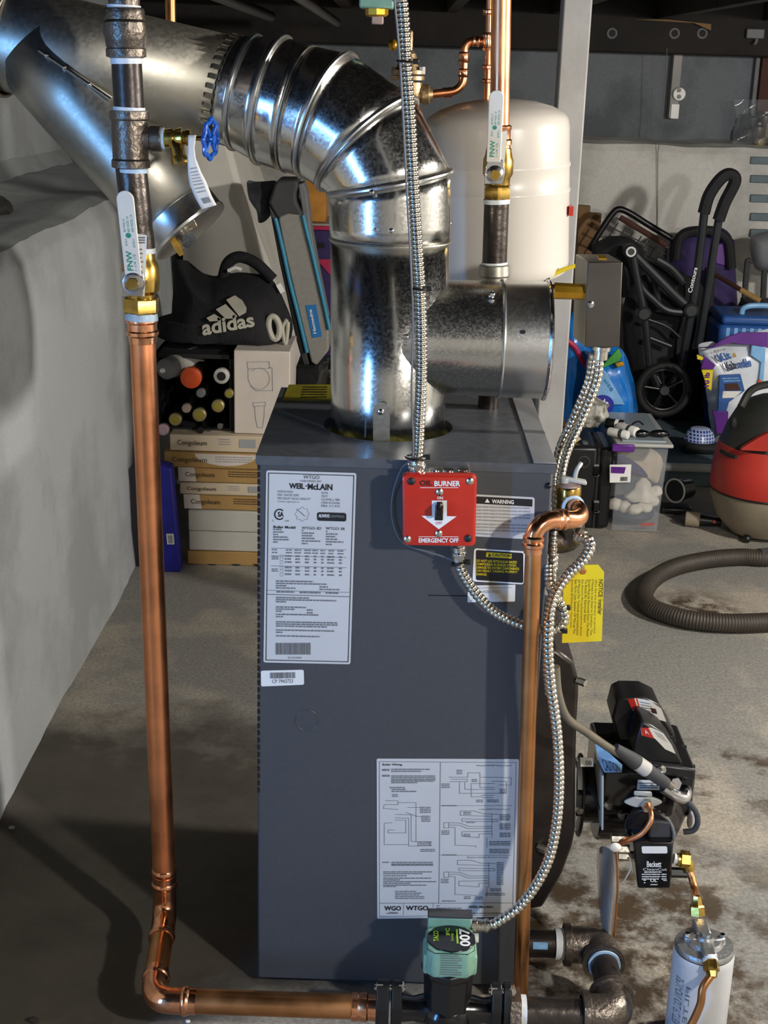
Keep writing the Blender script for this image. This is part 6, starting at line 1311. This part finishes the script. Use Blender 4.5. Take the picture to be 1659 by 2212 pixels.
q2 = V((-.5, 0, .86)); MB().tube([wc2+q2*wr*.3+V((0, -.02, 0)), wc2+q2*wr*.62+V((0, -.02, 0))], wr*.022, 6).build('reflector', 'grey_mid', st)
w3 = at(1502, 850, YS2+.12); w3.z = max(w3.z, zp+wr*.94)
MB().torus(w3, (0, 1, 0), wr*.8, wr*.12, 36, 10).build('tyre', 'tyre', st)
_m = pillow(MB(), dense([(1352, 620), (1380, 560), (1440, 575), (1500, 600), (1530, 640), (1520, 740), (1512, 880), (1470, 930), (1400, 920), (1360, 850), (1345, 740)]), YS2+.16, .06, .10, 4).jitter(.02, 9)
clampz(_m, zp+.002).build('seat_fabric', 'black_matte', st)
pillow(MB(), dense([(1280, 540), (1305, 512), (1345, 512), (1368, 520), (1385, 545), (1370, 575), (1350, 640), (1300, 600)]), YS2+.12, .05, .08, 4).jitter(.02, 12).build('canopy', 'black_matte', st)
text('Contours', lambda uu, v: at(lerp(1490, 1502.5, uu)+9*(v-.5)+0, lerp(632, 578, uu)+2*(v-.5), YS2-.026), 'ink_white', st, bold=.02)
# folding shopping cart
YY = 3.85
sc = thing('shopping_cart', 'folded wire shopping cart with a black tube rim', 'cart', at(1360, 600, YY))
MB().tube(crv([at(x, y, YY) for x, y in ((1272, 540), (1300, 495), (1322, 463), (1337, 452), (1360, 460), (1400, 485), (1450, 515))], 8), .013, 12).build('rim_tube', 'black', sc)
MB().tube([at(1340, 470, YY), at(1440, 530, YY)], .012, 8).build('cross_bar', 'wall_brown', sc)
for k in range(8):
    MB().tube([at(1318+k*17, 472+k*9.5, YY+.01), at(1292+k*17, 512+k*9, YY+.01), at(1280+k*18, 640, YY+.01)], .003, 6).build('wire', 'grey_dark', sc)
for k in range(4): MB().tube([at(1330-k*12, 470+k*20, YY+.012), at(1450-k*6, 532+k*20, YY+.012)], .003, 6).build('wire', 'grey_dark', sc)
for x in (1285, 1440): MB().tube([at(x, 535, YY+.02), V((at(x, 700, YY).x, YY+.02, zp))], .012, 8).build('leg', 'black', sc)
# purple suitcase, cardboard, chair and clutter
t = thing('purple_backpack', 'dark purple backpack with a lilac panel behind the stroller', 'backpack', at(1520, 640, 4.0))
_m = pillow(MB(), dense([(1448, 900), (1446, 560), (1455, 515), (1480, 492), (1520, 488), (1560, 492), (1582, 515), (1588, 560), (1588, 900)]), 4.0, .08, .1, 5)
clampz(_m, zp+.001).build('body', 'purple_dark', t)
MB().tube(crv([at(x, y, 3.9) for x, y in ((1460, 560), (1468, 515), (1500, 500), (1540, 500), (1572, 520), (1580, 580))]), .02, 10).build('piping', 'black_matte', t)
MB().prism([at(x, y, 3.915) for x, y in ((1546, 530), (1566, 522), (1570, 560), (1566, 575), (1546, 570))], (0, .01, 0)).build('panel', 'purple', t, bevel=.004)
clampz(MB().prism([at(x, y, 4.12) for x, y in ((1236, 945), (1250, 444), (1276, 446), (1274, 460), (1300, 462), (1296, 500), (1290, 540), (1280, 945))], (0, .05, 0)), zp+.001).build('cardboard_sheet', 'wood_tan')
tag(bpy.data.objects['cardboard_sheet'], 'torn brown cardboard sheet leaning behind the grey post', 'cardboard')
ch = thing('folding_chair', 'grey fabric folding chair at the far right', 'chair', at(1640, 700, 3.98))
pillow(MB(), dense([(1624, 560), (1620, 520), (1632, 506), (1690, 500), (1720, 560), (1700, 590), (1640, 585)]), 3.98, .05, .05, 5).build('backrest', 'grey_mid', ch)
for x0, y0, x1 in ((1612, 572, 1606), (1650, 590, 1655), (1700, 590, 1715)): MB().tube(crv([at(x0+8, y0-8, 3.97), at(x0, y0+20, 3.97), V((at(x1, 760, 3.97).x, 3.97, zp))]), .013, 8).build('leg', 'grey_dark', ch)
MB().box(at(1612, 640, 3.9).x, at(1720, 640, 3.9).x, 3.86, 4.0, at(1640, 650, 3.9).z-.02, at(1640, 650, 3.9).z).build('seat', 'grey_dark', ch, bevel=.006)
t = thing('broom', 'dark broom handle with a pale yellow tip among the clutter', 'broom', at(1560, 720, 3.78))
MB().tube([at(1540, 590, 3.80), at(1600, 626, 3.66)], .010, 8).build('handle', 'wall_brown', t); MB().tube([at(1600, 626, 3.66), at(1642, 650, 3.62)], .0115, 8).build('tip', 'cardboard', t); MB().box(at(1525, 590, 3.80).x, at(1545, 590, 3.80).x, 3.78, 3.83, zp, at(1535, 580, 3.80).z).build('brush', 'black_matte', t)
_m = pillow(MB(), dense([(1594, 900), (1592, 700), (1600, 650), (1625, 640), (1660, 660), (1690, 700), (1690, 900)]), 3.76, .04, .06, 4).jitter(.015, 8)
tag(clampz(_m, zp+.001).build('black_duffel', 'black_matte'), 'slumped black duffel behind the folding chair', 'bag')
# blue cooler
YO2 = 3.44
t = thing('cooler', 'blue cooler with striped sides and pale handle behind the kibble bag', 'cooler', V((at(1640, 800, YO2).x, YO2+.12, zp)))
a, b = at(1556, 700, YO2), at(1720, 900, YO2); zc2 = at(1600, 702, YO2).z
MB().box(a.x, b.x, YO2, YO2+.24, zp, zc2).build('body', 'cooler_blue', t, bevel=.02); MB().box(a.x+.006, b.x, YO2-.006, YO2+.246, zc2, zc2+.035).build('lid', 'cooler_blue', t, bevel=.012)
for k in range(6): 
    p = at(1568+k*17, 722, YO2-.001); MB().box(p.x, p.x+.014, YO2-.002, YO2+.003, zc2-.16, zc2-.012).build('stripe', 'bag_lightblue', t)
MB().tube(crv([V((a.x+.09, YO2+.05, zc2+.034)), V((a.x+.10, YO2+.05, zc2+.06)), V((a.x+.16, YO2+.05, zc2+.07)), V((b.x, YO2+.05, zc2+.065))]), .011, 10).build('handle', 'bag_lightblue', t)
# kibble bag
YKb = 3.24
K6 = lambda x, y, Y: at(1440+x/6.507, 660+y/6.507, Y)
kb = thing('kibble_bag', 'purple and white pet food bag with blue lettering', 'bag', V((at(1600, 880, YKb).x, YKb, zp)))
out = dense([(1508, 752), (1512, 740), (1535, 738), (1552, 744), (1580, 726), (1620, 718), (1680, 716), (1690, 800), (1690, 1010), (1545, 1010), (1535, 930), (1528, 860), (1518, 800)])
clampz(pillow(MB(), out, YKb, .075, .08, 6, (1600, 860)).jitter(.008, 14), zp+.001).build('bag', 'bag_white', kb)
yk = YKb-.088
def pan(pts, mt, dy=0, nm='panel'): return MB().prism([K6(x, y, yk-dy) for x, y in pts], (0, .010, 0)).build(nm, mt, kb, bevel=.002)
pan([(450, 600), (520, 590), (640, 600), (760, 560), (940, 520), (1020, 540), (1200, 550), (1380, 580), (1425, 600), (1425, 380), (1050, 380), (860, 440), (740, 510), (640, 580)], 'purple')
pan([(520, 690), (690, 840), (650, 900), (480, 890), (510, 790)], 'purple'); pan([(425, 690), (520, 730), (510, 770), (430, 760)], 'yellow'); pan([(490, 905), (655, 905), (630, 1200), (570, 1160)], 'yellow')
pan([(640, 1480), (870, 1490), (860, 1800), (700, 1800), (680, 1620)], 'purple')
pan([(745, 980), (1040, 965), (1100, 1200), (960, 1300), (880, 1360), (840, 1490), (720, 1485)], 'cooler_blue', .001); pan([(790, 1205), (1060, 1205), (960, 1300), (780, 1305)], 'paper', .003); pan([(810, 1100), (1000, 1090), (1040, 1190), (830, 1200)], 'wall_brown', .003)
pan([(1200, 560), (1395, 590), (1360, 1110), (1290, 1110), (1330, 800), (1180, 700)], 'bag_lightblue', .001); pan([(1285, 1060), (1310, 1030), (1370, 1110), (1290, 1112)], 'orange', .003)
yk2 = yk-.0055
k6f = lambda a, b, c_, d: bil(K6(*a, yk2), K6(*b, yk2), K6(*c_, yk2), K6(*d, yk2))
text('PURINA', k6f((660, 630), (820, 600), (835, 625), (670, 665)), 'ink', kb); text('Kit', k6f((690, 690), (860, 640), (920, 740), (760, 800)), 'cooler_blue', kb, bold=.04)
text('Kab', k6f((800, 800), (930, 770), (1000, 880), (860, 930)), 'navy', kb, bold=.04); text('odle', k6f((960, 770), (1180, 730), (1195, 860), (1010, 885)), 'cooler_blue', kb, bold=.03); text('&', k6f((920, 670), (980, 660), (985, 720), (930, 735)), 'zinc_yellow', kb, bold=.03)
text('10 lb', lambda uu, v: K6(lerp(530, 600, v)+10*uu, lerp(1140, 940, uu), yk2), 'purple', kb, bold=.03)
fine(k6f((765, 1010), (1040, 1000), (1050, 1090), (770, 1100)), [(.1, .05, .9), (.5, .1, .95)], .25).build('print', 'bag_lightblue', kb, flat=True)
# bowl on a black block
YW2 = atz(1510, 984, zp).y+.052
zbk = at(1510, 942, YW2).z
tag(MB().box(at(1468, 960, YW2).x, at(1552, 960, YW2).x, YW2-.05, YW2+.06, zp+.0005, zbk-.018).build('black_block', 'black_matte', bevel=.02), 'black block under the upturned blue bowl', 'block')
c = V((at(1513, 940, YW2).x, YW2+.01, zbk-.018)); rb = 33*mpp(YW2, 930)
tag(MB().lathe(c, (0, 0, 1), [(0, rb), (.003, rb*1.02), (.02, rb*.93), (.036, rb*.80), (.045, rb*.62), (.047, rb*.55), (.047, .001)], 32).build('upturned_bowl', 'check_pattern'), 'upturned blue bowl with a white grid pattern', 'bowl')
# shop vacuum
YV2 = 2.42; uv = mpp(YV2, 1000)
xv = at(1660, 1000, YV2).x
sv = thing('shop_vacuum', 'old shop vacuum with red body, black dome and beige base', 'vacuum', (xv, YV2, 0))
zz = lambda py: at(1600, py, YV2-.08).z
R_ = lambda px: (1660-px)*uv
z_r0, z_r1, z_top = zz(1068), zz(968), zz(862)
MB().lathe((xv, YV2, .012), (0, 0, 1), [(0, R_(1610)), (.004, R_(1592)), (.05, R_(1562)), (z_r0*.75, R_(1545)), (z_r0-.012, R_(1542))], 56).build('base', 'vac_beige', sv)
MB().lathe((xv, YV2, z_r0), (0, 0, 1), [(0, R_(1541)), (.003, R_(1540)), ((z_r1-z_r0)*.6, R_(1543)), (z_r1-z_r0, R_(1550))], 56).build('body', 'vac_red', sv)
MB().lathe((xv, YV2, z_r1), (0, 0, 1), [(0, R_(1552)), (.004, R_(1554)), ((z_top-z_r1)*.35, R_(1564)), ((z_top-z_r1)*.65, R_(1580)), ((z_top-z_r1)*.85, R_(1600)), ((z_top-z_r1)*.96, R_(1625)), (z_top-z_r1, R_(1645)), (z_top-z_r1+.002, .001)], 56).build('dome', 'vac_black', sv)
MB().torus((xv, YV2, z_r0+.001), (0, 0, 1), R_(1541), .004, 56, 8).build('band', 'black', sv)
MB().tube(crv([at(1600, 880, YV2-.13), at(1620, 846, YV2-.10), at(1650, 832, YV2-.06), at(1700, 828, YV2)]), .012, 10).build('top_handle', 'vac_black', sv)
def onv(px, py, rpx):   # point on the vacuum surface
    p = at(px, py, YV2); dx = p.x-xv; r = R_(rpx); yy = YV2-math.sqrt(max(r*r-dx*dx, 0)); return at(px, py, yy)
MB().tube([onv(1558, 974, 1545), onv(1572, 982, 1545), onv(1590, 988, 1545)], .007, 8).build('vent_slot', 'black_matte', sv)
MB().sph(onv(1584, 914, 1566), (.012, .012, .02), 14, 10).build('latch_recess', 'black_matte', sv)
pts = [onv(x, y, 1548)+V((0, -.004, 0)) for x, y in ((1604, 966), (1620, 956), (1640, 944), (1660, 934))]
MB().prism([onv(1600, 972, 1546)+V((0, -.002, 0))]+[p for p in pts]+[onv(1664, 975, 1546)+V((0, -.004, 0))], (0, .02, 0)).build('red_shoulder', 'vac_red', sv)
for a in (-2.2, -.9, 1.2, 2.4):
    c = V((xv+R_(1585)*math.cos(a), YV2+R_(1585)*math.sin(a), .014)); MB().sph(c, .014, 14, 10).build('caster', 'black', sv)
# vacuum hose loop
hz = .0275
hp = [atz(x, y, hz) for x, y in ((1720, 1196), (1659, 1205), (1600, 1203), (1530, 1209), (1462, 1224), (1415, 1248), (1392, 1280), (1402, 1308), (1440, 1326), (1500, 1340), (1580, 1346), (1659, 1344), (1740, 1338))]
P = resample(crv(hp, 10), .002)
hs = thing('vacuum_hose', 'ribbed dark vacuum hose looped on the concrete floor', 'hose', atz(1392, 1280, 0))
MB().tube(P, lambda i: .0265 if (i//2) % 2 else .0245, 18).build('hose', 'hose', hs, angle=60)
MB().tube([atz(1640, 1204, hz+.001), atz(1700, 1199, hz+.001)], .0275, 18).build('cuff', 'grey_dark', hs)
# vacuum attachments
c = at(1458, 1060, 2.62); c.z = max(c.z, .05)
t = thing('vacuum_nozzle', 'black round vacuum nozzle with a pale rim on the floor', 'nozzle', V((c.x, c.y, 0)))
d = V((.75, .65, -.05)).normalized()
MB().lathe(c, d, [(0, .040), (.004, .043), (.012, .043), (.016, .037), (.07, .035), (.075, .030)], 28).build('collar', 'black_gloss', t); MB().torus(c, d, .040, .0035, 30, 8).build('rim', 'cap_grey', t); MB().lathe(c-d*.0006, d, [(0, .036), (.001, .036)], 24).build('opening', 'black_matte', t)
MB().obox((c.x+.01, c.y+.02, .012), (.055, 0, 0), (0, .035, 0), (0, 0, .012)).build('brush_head', 'black', t, bevel=.008)
c = atz(1500, 1122, .026)
t = thing('vacuum_coupling', 'grey coupling with a black plug and red button on the floor', 'coupling', V((c.x, c.y, 0)))
d = V((1, -.25, 0)).normalized(); MB().lathe(c-d*.03, d, [(0, .022), (.003, .025), (.045, .025), (.048, .022)], 24).build('sleeve', 'vac_beige', t); MB().lathe(c+d*.016, d, [(0, .021), (.03, .018), (.07, .014), (.072, .010)], 20).build('plug', 'black', t)
p = c+d*.06+V((0, -.016, .004)); MB().lathe(p, (0, -1, .2), [(0, .006), (.004, .005)], 14).build('button', 'red', t); MB().lathe(c-d*.045, d, [(0, .014), (.016, .018)], 18).build('stub', 'black', t)
for o in bpy.data.objects:
    if o.type == 'MESH' and o.parent and o.name.split('.')[0] in ('fine_print', 'print', 'front_print', 'lid_label_print', 'barcode', 'diagram_lines', 'label_print', 'line_drawing'): o['kind'] = 'stuff'
